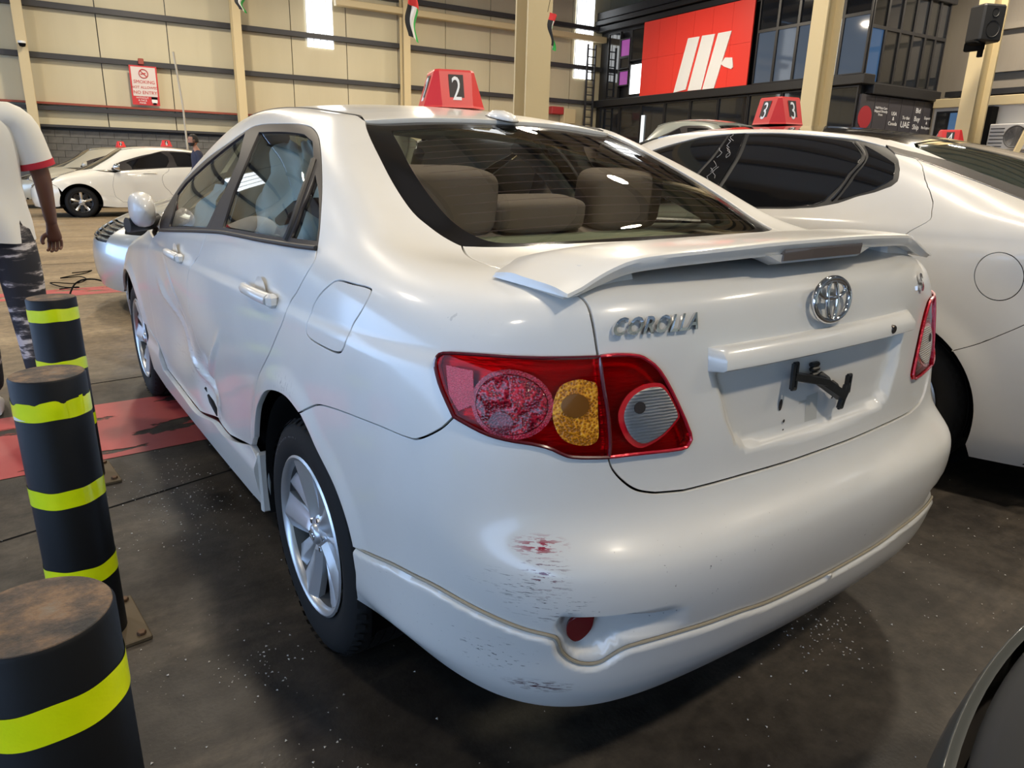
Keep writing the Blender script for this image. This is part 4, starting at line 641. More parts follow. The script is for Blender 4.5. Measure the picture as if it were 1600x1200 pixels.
def sedan(root, paint, h=.05, detail=False, wheels='sedan', body2=None, glass=None, sy=1., interior=False, skip=(), bars=True):
    """one four-door saloon: body panels, doors, glass, lamps, wheels, as parts of root"""
    g = G5; body2 = body2 or paint; glass_ = glass or M_darkglass; out = {}
    AA = SK.pos(g['arch_a'][:, 0], g['arch_a'][:, 1]); AB = SK.pos(g['arch_b'][:, 0], g['arch_b'][:, 1]); FA = SK.pos(g['farch'][:, 0], g['farch'][:, 1])
    arch3 = cat(AA, AB, SK.pos(g['arch_c'][:, 0], g['arch_c'][:, 1])); lip3 = SK.pos(g['lip'][:, 0], g['lip'][:, 1]); lip3h = lip3[lip3[:, 0] < .02]
    def absx(P): Q = P.copy(); Q[:, 0] = -np.abs(Q[:, 0]); return Q
    def flare(P, amp=.011, wd=.075):
        Q = absx(P); d = np.minimum(seg_dist(Q, arch3), seg_dist(Q, FA)); return amp*(1-sstep(d/wd))*np.where(P[:, 2] < .78, 1, 0)
    def crease(P):                                # the shoulder line through the door handles
        zc = .928-.018*np.clip(P[:, 1], -1, 3); side = sstep((np.abs(P[:, 0])-.76)/.06)
        return .007*side*sstep((zc-P[:, 2])/.035+.5)*sstep((P[:, 2]-.55)/.25)
    def dent(P):
        if not detail: return np.zeros(len(P))
        L = P[:, 0] < 0; y, z = P[:, 1], P[:, 2]; d = np.zeros(len(P))
        d -= .046*np.exp(-((y-1.52)/.30)**2-((z-.60)/.15)**2)
        d -= .022*np.exp(-((y-1.78)/.22)**2-((z-.80)/.10)**2)
        d -= .040*np.exp(-((y-1.02)/.13)**2-((z-.46)/.10)**2)
        t = (y*(-.9)+(z-.55)*.0); s_ = (z-.70)-(y-1.72)*.36                 # sharp diagonal folds
        d += .014*np.exp(-(s_/.022)**2)*sstep((1.9-y)/.2)*sstep((y-.82)/.2)
        s2 = (z-.52)-(y-.95)*(-.75); d += .012*np.exp(-(s2/.02)**2)*sstep((1.0-y)/.1)*sstep((y-.62)/.2)
        s3 = (z-.86)-(y-1.58)*.9; d -= .010*np.exp(-(s3/.03)**2)*sstep((z-.62)/.1)*sstep((.9-z)/.08)
        return np.where(L, d, 0)
    def side_disp(P, n): return flare(P)+crease(P)+dent(P)
    def bump_disp(P, n):
        Q = absx(P); d = .004+flare(P, .009, .06)
        # the pocket with the reflector
        if detail or True:
            x = -Q[:, 0]; top = .500+(x-.55)*.06; zz = Q[:, 2]; t = np.clip((x-.44)/.235, 0, 1)
            m_ = sstep((top-zz)/.010)*sstep((.700-x)/.022)*sstep((x-.44)/.04); dl = seg_dist(Q, lip3h); m_ = m_*sstep((dl-.004)/.022)
            d = d-.034*t*m_
            d += .004*np.exp(-((zz-.595)/.03)**2)*sstep((.80-x)/.2)
        return d
    def lip_disp(P, n):
        Q = absx(P); dl = seg_dist(Q, lip3h); r = sstep(dl/.014); return -.001+.0165*np.sqrt(np.clip(r, 0, 1))+.006*np.clip((.34-P[:, 2])/.06, 0, 1)
    def skirt_disp(P, n): return .004+.016*sstep((.41-P[:, 2])/.05)+.55*np.minimum(dent(P), 0)
    hh = h*.5 if detail else h
    ditch = np.array([(3.3, 14.5), (4, 14.62), (5, 14.7), (6, 14.72), (7, 14.72), (8, 14.72), (9, 14.72), (10, 14.70), (10.8, 14.62), (11.5, 14.45)]); apil = np.array([(12.05, 14.2), (11.92, 13), (11.84, 12), (11.75, 11.15)])
    wfe = g['wf'][-1]
    quarter = cat(g['qb'], g['lo_left'][::-1], g['lo_top'][::-1], g['ls1'][::-1], g['ge'][::-1], ditch, apil, [(11.45, 10.35)], g['wf'][::-1], g['rdb'], g['arch_a'][2:])
    fuel = sm(GS['fuel'], 3, True)
    for s_, f in (('left', lambda L: np.array(L)), ('right', mir)):
        body = paint if s_ == 'left' else body2
        holes = [f(fuel)] if (s_ == 'left') else []
        panel('quarter_panel', SK, f(quarter), body, root, hh, side_disp, .0030, .016, holes)
        if s_ == 'left':
            fd = panel('fuel_door', SK, f(fuel), body, root, hh*.6, side_disp, .0028, .012)
        # doors
        iA = np.argmin(np.linalg.norm(GS['wf']-GS['wf'][9], axis=1)); k9 = 9*5; kb = 2*5
        skr = GS['sk']; b_end = GS['bs'][-1]
        sk_r = cat(skr[:3], [b_end]); sk_f = cat([b_end], skr[3:])
        rear = cat(g['wfb'][kb:], g['rdb'], sk_r[1:], g['bs'][::-1]); front = cat(g['bs'], sk_f[1:], g['fseam'][::-1], g['wfb'][:kb+1])
        rd = panel('rear_door', SK, f(rear), body, root, hh, side_disp, .0034, .016); fdr = panel('front_door', SK, f(front), body, root, hh, side_disp, .0034, .016)
        # window surrounds and panes
        rframe = cat(g['wf'][:k9], GS['bpil'][::-1], g['wfb'][kb:-1]); fframe = cat(g['wf'][k9:], g['wfb'][1:kb+1], GS['bpil'][1:-1])
        panel('window_frame', SK, f(rframe), M_trim, rd, h, -.001, .0006, .016, [f(GS['wgr']), f(GS['wgq'])]); panel('window_frame', SK, f(fframe), M_trim, fdr, h, -.001, .0006, .016, [f(GS['wgf'])])
        for nm, k, par in (('window_pane', 'wgr', rd), ('quarter_pane', 'wgq', rd), ('window_pane', 'wgf', fdr)):
            panel(nm, SK, f(GS[k]), glass or M_darkglass, par, h*1.5, -.006, -.004, 0)
        if detail:
            e = GS['wgr']; dv_ = np.array([(GS['wgr'][4]+GS['wgq'][0])/2+[0, .15], (GS['wgr'][5]+GS['wgq'][4])/2, (GS['wgr'][6]+GS['wgq'][3])/2-[0, .1]]); L = [SK.at(*f(q[None])[0], -.001)[0] for q in sm(dv_, 4)]; MB().tube(L, .009, 8).build('window_divider', M_seal, rd)
            for nm, pts_ in (('belt_moulding', GS['wfb'][2:]), ('belt_moulding', GS['wfb'][:3])):
                Pm = [SK.at(*f(q[None])[0], .003)[0] for q in sm(pts_, 4)]; MB().tube(Pm, .0065, 8).build(nm, M_seal, rd if len(pts_) > 3 else fdr)
        # handles with their scoops
        for par, y0, y1, z in ((rd, .355, .135, .932), (fdr, 1.455, 1.235, .912)):
            sg = -1 if s_ == 'left' else 1; mtl = body
            def sp(y, z, o):
                us = np.interp(y, [-.37, 0, .4, .9, 1.4, 1.9, 2.3], [5, 6, 7, 8, 9, 10, 11]); vs = np.linspace(5, 9, 81); Pz = SK.pos(np.full(81, us), vs)[:, 2]; v = np.interp(z, Pz, vs)
                q, n = SK.at(us*(1 if s_ == 'left' else -1), v, o); q[0] += sg*(side_disp(q[None], None)[0] if detail else 0); return q, n
            P = []; rr_ = []
            for t in np.linspace(0, 1, 9):
                q, n = sp(y0+(y1-y0)*t, z+.004*math.sin(math.pi*t), .004+.030*math.sin(math.pi*min(max(t*1.0, .04), .96))**.45); P.append(q); rr_.append(.0135+.003*t)
            hd = MB().tube(P, rr_, 10); ho = hd.build('door_handle', mtl, par, 50)
            q, n = sp(y1-.016, z, .012); MB().box(q, (.030, .030, .036), .009).build('lock_cover', mtl, ho, 50)
            scp = MB(); qc, n = sp((y0+y1)/2-.0, z, .0015)
            dome = []
            ring = [[qc+np.array([-sg*(-.0005+.012*(1-r_)), .052*r_*math.cos(a), .047*r_*math.sin(a)]) for a in np.linspace(0, 2*math.pi, 24, endpoint=False)] for r_ in (1., .92, .7, .4, .05)]
            scp.loft(ring, cap=True); so = scp.build('handle_scoop', mtl, ho, 60); fix_normals(so)
        # wing mirror
        if detail or True:
            sg = -1 if s_ == 'left' else 1; c = np.array([sg*.955, 1.93, 1.045]); fo = -1 if (detail and s_ == 'left') else 1   # the near mirror is knocked right round
            mw = .052 if fo < 0 else .105
            if fo < 0: c = np.array([-.875, 1.90, 1.052])
            ms = MB(); secs = []
            for t in np.linspace(0, 1, 7):
                w_, hgt = mw*(1-t**2.6)**.5+.004, .073*(1-t**2.4)**.5+.004; yy = c[1]+fo*(-.045+.115*t)
                secs.append([(c[0]+w_*.95*np.sign(math.cos(a))*abs(math.cos(a))**.75, yy, c[2]+hgt*np.sign(math.sin(a))*abs(math.sin(a))**.75) for a in np.linspace(0, 2*math.pi, 20, endpoint=False)])
            mo = ms.loft(secs, cap=True).build('wing_mirror', M_chrome if wheels == 'camry' else body, fdr, 50); fix_normals(mo)
            MB().loft([[(c[0]+k_*mw*.94*np.sign(math.cos(a))*abs(math.cos(a))**.75, c[1]-fo*(.0465+d_), c[2]+k_*.066*np.sign(math.sin(a))*abs(math.sin(a))**.75) for a in np.linspace(0, 2*math.pi, 20, endpoint=False)] for k_, d_ in ((1.02, 0), (1, .006), (.93, .006))], cap=False).build('mirror_bezel', M_black, mo, 40)
            MB().add([(c[0]+mw*.86*np.sign(math.cos(a))*abs(math.cos(a))**.75, c[1]-fo*.050, c[2]+.06*np.sign(math.sin(a))*abs(math.sin(a))**.75) for a in np.linspace(0, 2*math.pi, 20, endpoint=False)], [tuple(range(20))[::-1]]).build('mirror_glass', M_frit, mo, 0)
            MB().tube([(sg*.80, 1.99, 1.0), (sg*.86, 1.97, .985), (sg*.94, 1.945, .985)], [.034, .028, .034], 10).build('mirror_arm', M_black, mo, 50)
        # sill skirt, fender
        skirt = cat(g['sk'], g['fseam'][-1:], g['farch'][-23:], [(10.88, .35), (10.2, .06), (8.6, .06), (7.3, .06)], GS['arch_a'][:2])
        panel('sill_skirt', SK, f(skirt), body, root, hh, skirt_disp, .0018, .02)
        fend = cat(g['fseam'], g['farch'][::-1][22:-28], [(12.95, 4.6), (13.25, 5.6), (13.3, 6.6), (13.2, 7.6), (13.0, 8.9), (12.4, 9.25), (11.9, 9.6), (11.5, 10.2), (11.45, 10.35)])
        panel('front_fender', SK, f(fend), body, root, h, side_disp, .002, .012)
        hl = sm([(13.3, 5.7), (13.9, 5.75), (14.5, 5.9), (14.75, 6.9), (14.3, 8.0), (13.6, 8.6), (13.05, 8.8), (13.22, 7.6), (13.32, 6.6)], 3, True)
        panel('headlamp', SK, f(hl), M_clearlens, root, h, .002, .001, .01); panel('headlamp_reflector', SK, f(hl), M_bowl, root, h, -.03, .002, 0)
        # tail lamps
        outer = cat(g['lo_top'], g['lo_left'][1:], g['lo_bot'][1:], g['split'][1:-1]); inner = cat(g['li'], g['split'][1:-1])
        tl = panel('tail_lamp', SK, f(outer), M_redlens, root, .02 if detail else h, .005, .0022, .016)
        panel('lamp_housing', SK, f(outer), M_reflred, tl, .03 if detail else h, -.014, .0005, .0)
        il = panel('boot_lamp', SK, f(inner), M_redlens, root, .02 if detail else h, .004, .0022, .016)
        panel('lamp_housing', SK, f(inner), M_reflred, il, .03 if detail else h, -.014, .0005, .0)
        if detail:
            def disc(c, ru, rv, n=26, sk_=1.): return np.array([(c[0]+ru*math.cos(a)+.0, c[1]+rv*math.sin(a)) for a in np.linspace(0, 2*math.pi, n, endpoint=False)])
            amb = np.array([(2.478, 6.78), (2.455, 7.02), (2.40, 7.18), (2.28, 7.25), (2.19, 7.22), (2.13, 7.15), (2.125, 6.75), (2.125, 6.40), (2.18, 6.30), (2.28, 6.30), (2.39, 6.38), (2.455, 6.55)])
            panel('turn_lens', SK, f(sm(amb, 3, True)), sparkle_mat('amber_bowl', (.22, .07, .0), (.62, .22, .008), 210, (.86, .42, .03)), tl, .012, .0062, 0, .004)
            q0 = disc((2.30, 6.88), .11, .17)
            panel('bulb_window', SK, f(q0), mat('dark_amber', (.20, .07, .006), .2, .2, coat=.5), tl, .01, .0078, 0, .002)
            bw = disc((2.84, 6.88), .32, .42); panel('brake_bowl', SK, f(bw), sparkle_mat('red_ribbed_bowl', (.07, .001, .008), (.33, .003, .018), 190, (.62, .02, .05)), tl, .012, lambda P, n: .0062+.0010*np.sin(np.hypot(P[:, 1]+.745, P[:, 2]-.868)*900), 0, .003)
            panel('bowl_rim', SK, f(disc((2.84, 6.88), .37, .50, 32)), sparkle_mat('pink_red_rim', (.22, .003, .015), (.48, .010, .035), 320), tl, .02, .0056, 0, .003, [f(disc((2.84, 6.88), .33, .44, 32))])
            panel('bowl_centre', SK, f(disc((2.92, 6.62), .11, .16, 20)), sparkle_mat('deep_red', (.06, .002, .008), (.20, .006, .02), 260), tl, .01, .0090, 0, .003)
            side_l = np.array([(3.50, 7.35), (3.2, 7.32), (3.18, 6.85), (3.35, 6.72), (3.46, 6.95)]); panel('side_reflector', SK, f(side_l), sparkle_mat('bright_red_prism', (.42, .004, .02), (.60, .006, .03), 420), tl, .015, .0058, 0, .003)
            cl = np.array([(1.915, 6.62), (1.90, 6.80), (1.84, 6.96), (1.74, 7.05), (1.645, 7.05), (1.60, 7.0), (1.55, 6.85), (1.495, 6.60), (1.52, 6.50), (1.60, 6.36), (1.70, 6.26), (1.79, 6.24), (1.87, 6.38)])
            panel('reverse_ring', SK, f(sm((cl-cl.mean(0))*1.16+cl.mean(0)+[.01, 0], 3, True)), mat('bright_red_ring', (.70, .006, .02), .15, .3, coat=1), il, .02, .0046, 0, .004, [f(sm(cl, 3, True))])
            panel('reverse_bowl', SK, f(sm(cl, 3, True)), M_ribbed, il, .006, lambda P, n: .0068-.0014*np.exp(-((P[:, 0]*(-1 if s_ == 'left' else 1)-.505)**2+(P[:, 2]-.855)**2)/.0012), 0, .003)
            panel('reverse_lens', SK, f(sm(cl, 3, True)), M_clearlens, il, .012, .0085, 0, .004)
            panel('reverse_bulb', SK, f(disc((1.80, 6.78), .045, .09, 14)), M_hole, il, .01, .0088, 0, .001)
            rim_l = [SK.at(*f(q[None])[0], .0068)[0] for q in outer[::2]]; MB().tube(rim_l, .0035, 6, closed=True).build('lens_edge', mat('dark_red_edge', (.10, .006, .012), .15, coat=1) if s_ == 'left' else M_reflred, tl)
            rim_l = [SK.at(*f(q[None])[0], .0058)[0] for q in inner[::2]]; MB().tube(rim_l, .0035, 6, closed=True).build('lens_edge', M_reflred, il)
            rp = panel('bumper_reflector', SK, f(sm(GS['reflector'], 3, True)), mat('dull_red_reflector', (.16, .008, .012), .2, coat=.6), root, .01, -.012, 0, .008)
        # inner shell behind the gaps
        shell = cat([(-.02, .4), (-.02, 10.6), (2.5, 10.7), (3.6, 10.4), (4.6, 10.2), (5.4, 10.1), (6, 9.6), (8, 9.0), (10, 8.6), (11.2, 9.2), (13, 8.6), (14.5, 8.2), (16.02, 8.2), (16.02, .4), (13.0, .4)], sm(GS['farch'], 2)[2:-2], [(10.86, .4), (7.4, .4)], GS['arch_a'][1:-1], GS['arch_b'], GS['arch_c'][1:2], [(5.1, .4)])
        panel('inner_shell', SK, f(shell), M_void, root, .09, -.085 if detail else -.034, .002, 0)
        sg = -1 if s_ == 'left' else 1
        for yw in (0., 2.63):
            MB().lathe([(.372, sg*.50), (.372, sg*.83), (.385, sg*.852)], n=28, axis=0, flip=sg < 0, arc=(-.25, math.pi+.25)).build('wheel_liner', M_void, root, 60, loc=(0, yw, .318))
            MB().lathe([(0, 0), (.38, 0)], n=24, axis=0).build('liner_wall', M_void, root, 0, loc=(sg*.50, yw, .33))
    # across the centre: lid, bumper, lip, glass, roof, bonnet, nose
    lid = cat(half(GS['gb'])[::-1], g['ls1'][1:], g['li'][1:], g['ls3'][1:], half(GS['ls4'])[1:]); lidf = cat(lid, mir(lid)[::-1][1:-1])
    rec = np.array([(-.352, .905), (-.335, .86), (-.315, .80), (-.29, .755), (-.255, .735), (-.2, .727), (0, .722), (.2, .727), (.255, .735), (.29, .755), (.315, .80), (.335, .86), (.352, .905)])
    def lid_disp(P, n):
        q = P[:, [0, 2]]; ins = inside(q, rec); d = seg_dist(q, rec); dd = np.where(ins, sstep(d/.026), 0)*(P[:, 1] < -.6); return -.022*dd*np.clip(1.25-(P[:, 2]-.72)/.3, .3, 1)
    lo = panel('boot_lid', SK, lidf, body2, root, hh*.8, lid_disp if detail else 0., .0036, .016); out['lid'] = lo
    top = cat(g['qb'], g['lo_bot'], g['ls3'][1:], half(GS['ls4'])[1:]); bot = half(g['lip'])
    bumper = cat(top, mir(top)[::-1][1:], mir(g['arch_b'])[1:], mir(bot)[1:], bot[::-1][1:], g['arch_b'][::-1][1:-1])
    out['bumper'] = panel('rear_bumper', SK, bumper, paint, root, hh*.8, bump_disp, .0024, .014)
    lipl = cat(bot, mir(bot)[::-1][1:], mir(g['arch_c'])[1:], [(-4.95, .02), (-4, .02), (-3, .02), (-2, .02), (-1, .02), (0, .02), (1, .02), (2, .02), (3, .02), (4, .02), (4.95, .02)], g['arch_c'][::-1][:-1])
    out['lip'] = panel('bumper_lip', SK, lipl, paint, root, hh*.5 if detail else h, lip_disp, .001, .03)
    if detail: MB().tube([SK.at(q[0], q[1], .007)[0] for q in cat(bot, mir(bot)[::-1][1:])], .0032, 6).build('lip_sealing_strip', M_seam, out['lip'])
    gt = half(GS['gt']); gb = half(GS['gb']); ge = g['ge']; loopg = cat(gt[::-1], ge[1:], gb[1:]); full = cat(loopg, mir(loopg)[::-1][1:-1])
    fr = cat([(0, 13.86), (1.4, 13.84), (2.3, 13.80)], GS['frit'][:-1], [(0, 10.98)]); fr = cat(fr[:3], sm(fr[3:-1], 4), fr[-1:]); frf = cat(fr, mir(fr)[::-1][1:-1])
    rw = panel('rear_window', SK, full, M_frit if detail else glass_, root, h*1.2, -.004, .0015, .008, [frf] if detail else [])
    if detail: panel('rear_pane', SK, frf, M_glass, rw, h*1.4, -.0045, -.001, 0)
    D = SK.pos(ditch[:, 0], ditch[:, 1]); T = SK.pos(gt[::-1][:, 0], gt[::-1][:, 1]); wt = np.array([(12.1, 14.35), (13, 14.5), (14, 14.55), (15, 14.55), (16, 14.55)]); WT = SK.pos(wt[:, 0], wt[:, 1])
    rl = cat(T[:, :2]+[0, .006], np.stack([D[:, 0]+.008, D[:, 1]], 1), WT[:, :2]-[0, .008]); rl = cat(rl, (rl*[-1, 1])[::-1][1:-1])
    out['roof'] = panel('roof_panel', RF, rl, body2, root, hh*1.2, 0., .001, .014)
    for sg in (1, -1): MB().tube([q*[sg, 1, 1]+[0, 0, -.004] for q in sm(D, 3)], .0075, 6).build('roof_ditch_moulding', M_seal if detail else M_black, root)
    ws = cat(apil[::-1], wt[1:], [(16, 11.0), (14, 11.0), (12.6, 11.05)]); ws = cat(apil[::-1], wt[1:]); wsl = cat([(16, 11.0), (14, 11.0), (12.8, 11.05)], ws); wsf = cat(wsl, mirf(wsl)[::-1][1:-1])
    panel('windscreen', SK, wsf, glass_ if not detail else M_glass, root, h*1.4, -.004, .001, 0)
    hood = cat([(16, 8.45), (15, 8.5), (14.2, 8.6), (13.6, 8.7), (13.0, 8.95), (12.4, 9.3), (11.9, 9.65), (11.55, 10.2), (11.6, 10.9), (11.75, 11.0), (12.8, 10.95), (14, 10.9), (16, 10.9)]); hoodf = cat(hood, mirf(hood)[::-1][1:-1])
    if 'hood' not in skip: panel('bonnet', SK, hoodf, body2, root, h, 0., .0025, .012)
    nose = cat([(16, 8.4), (15, 8.45), (14.3, 8.5), (14.8, 7.0), (14.5, 5.85), (13.3, 5.6), (12.95, 4.6)], g['farch'][2:22][::-1], [(13.1, .3), (14, .1), (15, .1), (16, .1)]); nosef = cat(nose, mirf(nose)[::-1][1:-1])
    gr = cat([(16, 7.4), (15.2, 7.4), (14.95, 6.9), (15.0, 6.0), (15.1, 4.2), (16, 4.2)]); grf = cat(gr, mirf(gr)[::-1][1:-1])
    if 'nose' not in skip:
        nb = panel('front_bumper', SK, nosef, paint, root, h, .003, .0025, .014, [grf])
        panel('grille', SK, grf, M_black, nb, h, -.02, -.004, 0)
        for v in ((4.7, 5.3, 5.9, 6.5, 7.1) if bars else (7.3,)): MB().tube([SK.at(u, v, .000)[0] for u in np.linspace(15.05, 16.95, 9)], .011, 6).build('grille_bar', M_chrome, nb)
    for i, (sd, yw) in enumerate(((-1, 0.), (-1, 2.63), (1, 0.), (1, 2.63))): wheel(root, sd*(.862-.1025), yw, sd, wheels, r=.322 if detail else .316, zc=.3165, sy=1/sy)
    MB().box((0, 1.4, .24), (1.56, 3.6, .04), .01).build('underbody', M_void, root, 0)
    return out
# ---------------------------------------------------------------- the damaged white saloon itself
car = thing('damaged_saloon', 'white four-door saloon with boot spoiler, dented doors and no number plate, in front', 'car')
parts = sedan(car, M_scuff, .028, True, 'main', M_white, M_glass_side)
lid, roofp, bump_ = parts['lid'], parts['roof'], parts['bumper']
# boot spoiler: lofted wing swept down to the wings at both ends
S_ = [  # x, leading edge (y, z), crown (y, z), trailing top (y, z), trailing bottom (y, z), under (y, z)
 (0, (-.50, 1.102), (-.66, 1.136), (-.842, 1.141), (-.836, 1.112), (-.68, 1.108)),
 (.15, (-.50, 1.101), (-.66, 1.135), (-.838, 1.140), (-.832, 1.111), (-.68, 1.107)),
 (.30, (-.495, 1.100), (-.65, 1.132), (-.822, 1.134), (-.816, 1.106), (-.67, 1.104)),
 (.42, (-.49, 1.098), (-.63, 1.127), (-.798, 1.127), (-.792, 1.099), (-.65, 1.098)),
 (.49, (-.49, 1.096), (-.62, 1.121), (-.776, 1.118), (-.770, 1.090), (-.64, 1.092)),
 (.545, (-.50, 1.094), (-.62, 1.112), (-.766, 1.100), (-.760, 1.074), (-.64, 1.080)),
 (.600, (-.545, 1.090), (-.645, 1.096), (-.7645, 1.0765), (-.759, 1.058), (-.66, 1.066))]
def wing_sec(x, le, cr_, tt, tb, un):
    le, cr_, tt, tb, un = map(np.array, (le, cr_, tt, tb, un)); up = lambda a, b, t: a+(b-a)*t
    top = catmull([le, up(le, cr_, .55)+[0, .004], cr_, up(cr_, tt, .6)+[0, .002], tt+[.010, 0]], 4)
    q = [tuple(k) for k in top]+[tuple(tt+[.002, -.002]), tuple(tt+[0, -.008]), tuple(tb+[0, .006]), tuple(tb+[.006, 0]), tuple(un), tuple(le+[.004, -.008])]
    return [(x, y, z) for y, z in q]
xs_ = [s_[0] for s_ in S_]; fine = []
A_ = np.array([[c for p_ in s_[1:] for c in p_] for s_ in S_]); F_ = catmull(np.c_[np.array(xs_)[:, None], A_], 4)
half_ = [wing_sec(r[0], *[tuple(r[1+2*i:3+2*i]) for i in range(5)]) for r in F_]
for sc_ in (1., .55, .0):            # the cut-off end, slanting forward and outward, with a small rounded edge
    e_ = wing_sec(0, (-.588, 1.082), (-.66, 1.082), (-.763, 1.067), (-.757, 1.054), (-.66, 1.066)); mz = lambda y: 1.074-.0145*max(0, min(1, (-.588-y)/.17))
    half_.append([(.6285+.034*(y+.763)/.175+.0035*(1-sc_), y, mz(y)+(z-mz(y))*max(sc_, .02)) for x, y, z in e_])
fine = [[(-x, y, z) for x, y, z in q] for q in half_[::-1][:-1]]+half_
sp = MB().loft(fine).build('boot_spoiler', M_white, car, 40); fix_normals(sp)
for sg in (-1, 1):          # feet, then the lamp pod under the middle
    def ft(x, z, k): return [(sg*x, y, z) for y in (-.74+.02*k, -.60)]
    secs = []
    for z, xi, xo, yr, yf in ((1.062, .437, .578, -.738, -.60), (1.085, .442, .572, -.733, -.60), (1.103, .452, .560, -.725, -.61)):
        secs.append([(sg*xi, yr+.012, z), (sg*(xi+.012), yr, z), (sg*(xo-.012), yr+.006, z), (sg*xo, yr+.018, z), (sg*xo, yf, z), (sg*xi, yf, z)])
    f_ = MB().loft(secs).build('spoiler_foot', M_white, sp, 30); fix_normals(f_)
secs = []
for x, k in ((-.185, .0), (-.150, .7), (-.135, 1), (0, 1.), (.135, 1), (.150, .7), (.185, 0)):
    secs.append([(x, -.80, 1.113), (x, -.834, 1.113), (x, -.833, 1.113-.018*k), (x, -.80, 1.112-.024*k), (x, -.72, 1.106)])
pod = MB().loft(secs).build('lamp_pod', M_white, sp, 30); fix_normals(pod)
secs = []
for x in np.linspace(-.140, .140, 15): secs.append([(x, -.8375-.002*math.cos(x*9), 1.1235), (x, -.8385-.002*math.cos(x*9), 1.120), (x, -.837, 1.100), (x, -.830, 1.0975), (x, -.82, 1.11)])
hb = MB().loft(secs).build('high_brake_lamp', mat('grey_clear_lamp', (.16, .13, .12), .15, .3, coat=1), sp, 25); fix_normals(hb)
# plate garnish, badge letters, emblem, lock, bracket
secs = []
for x in np.linspace(-1, 1, 41):
    X = .362*x; e = min(1, (1-abs(x))/.05)**.5 if abs(x) < 1 else .02; us = abs(X)/.305
    def yb(z): return SK.at(abs(X)/.3 if abs(X) < .3 else 1+(abs(X)-.30)/.27, z)[0][1]
    y5, y8 = yb(7.16), yb(7.58); z0, z1 = .910, .9575
    secs.append([(X, y5+.012, z0+.002), (X, y5-.019*e-.001, z0+.001), (X, y5-.026*e-.001, z0+.006), (X, (y5+y8)/2-.028*e-.001, (z0+z1)/2), (X, y8-.017*e-.001, z1-.008), (X, y8-.010*e-.001, z1-.002), (X, y8+.010, z1)])
gar = MB().loft(secs).build('plate_garnish', M_white, lid, 40); fix_normals(gar)
q = np.array([.229, -.8935, .930]); MB().lathe([(0, -.004), (.0085, -.004), (.010, -.002), (.010, .004)], c=q, n=20, axis=1).build('boot_lock', mat('lock_dark_metal', (.09, .08, .075), .35, .9), lid, 30)
def lid_text(body, x0, x1, z, hgt, name, slant=0., skew=0., stretch=True):
    v, f = textmesh(body, 1., .012, 'LEFT', 1.10, bold=.022); v = np.array(v); w0, w1 = v[:, 0].min(), v[:, 0].max(); h0, h1 = v[:, 1].min(), v[:, 1].max()
    X = x0+(x1-x0)*(v[:, 0]-w0)/(w1-w0); Z = z+hgt*((v[:, 1]-h0)/(h1-h0)-.5); X = X+slant*(Z-z)
    P = []
    vt = np.linspace(7.0, 9.0, 81)
    for x_, z_, d in zip(X, Z, v[:, 2]):
        u = np.interp(abs(x_), [0, .30, .565, .74], [0, 1, 2, 3]); zz = SK.pos(np.full(81, u), vt)[:, 2]; vv = np.interp(z_, zz, vt)
        q, n = SK.at(-u if x_ > 0 else u, vv, .004+(.004 if d > 0 else -.002)); q[0] += (x_-q[0]); P.append(q)
    return MB().add(P, f).build(name, M_chrome, lid, smooth=0)
lid_text('COROLLA', -.562, -.384, 1.006, .029, 'model_lettering', .55)
lid_text('S', .438, .462, 1.010, .040, 'trim_lettering', .1)
em = MB(); c0 = np.array([.0, -.866, 1.0155])
def ell(rx, rz, oz, rad, n=36, k=10):
    pts = [(c0[0]+rx*math.cos(a), c0[1]-.004-(rz*math.sin(a)+oz)*(-.12), c0[2]+oz+rz*math.sin(a)) for a in np.linspace(0, 2*math.pi, n, endpoint=False)]; em.tube(pts, rad, k, closed=True)
ell(.064, .0445, 0, .0062); ell(.0185, .0420, 0, .0046); ell(.047, .0175, .0205, .0046)
emo = em.build('oval_emblem', M_chrome, lid, 60)
br = MB()
def lp(x, z, o): u = np.interp(abs(x), [0, .30, .565], [0, 1, 2]); vt = np.linspace(5.5, 8, 61); zz = SK.pos(np.full(61, u), vt)[:, 2]; q, n = SK.at(-u if x > 0 else u, np.interp(z, zz, vt), o); return q
for (xa, za, xb, zb, w_) in ((-.113, .868, -.01, .842, .020), (-.01, .842, .060, .800, .026)):
    a, b = lp(xa, za, -.004), lp(xb, zb, -.002); t = uvec(b-a); s_ = np.cross(t, (0, 1, 0))*w_/2; n_ = np.array([0, -.012, 0])
    br.loft([[a-s_, a+s_, a+s_*.7+n_, a-s_*.7+n_], [b-s_, b+s_, b+s_*.7+n_*1.6, b-s_*.7+n_*1.6]])
for x_, z_, dx, dz in ((-.119, .868, .004, .026), (.062, .796, .012, .024), (.078, .822, .004, .018)):
    a, b = lp(x_+dx, z_+dz, .004), lp(x_-dx, z_-dz, .004); br.tube([a, b], .0055, 6); c_ = (a+b)/2; br.tube([a+[.012, -.001, 0], b+[.012, -.001, 0]], .0035, 6); br.tube([a, a+[.012, -.001, 0]], .004, 6); br.tube([b, b+[.012, -.001, 0]], .004, 6)
for z_ in (.880, .870, .858): q = lp(-.030, z_, -.006); br.box(q, (.028, .012, .010), .003)
q = lp(-.008, .842, .0); br.box(q, (.050, .020, .030), .008, R=Matrix.Rotation(.5, 3, 'Y')); br.box(lp(.028, .822, .002), (.04, .018, .026), .008, R=Matrix.Rotation(.5, 3, 'Y'))
brk = br.build('plate_bracket', mat('black_bracket_metal', (.012, .012, .012), .4, .2), lid, 30); fix_normals(brk)
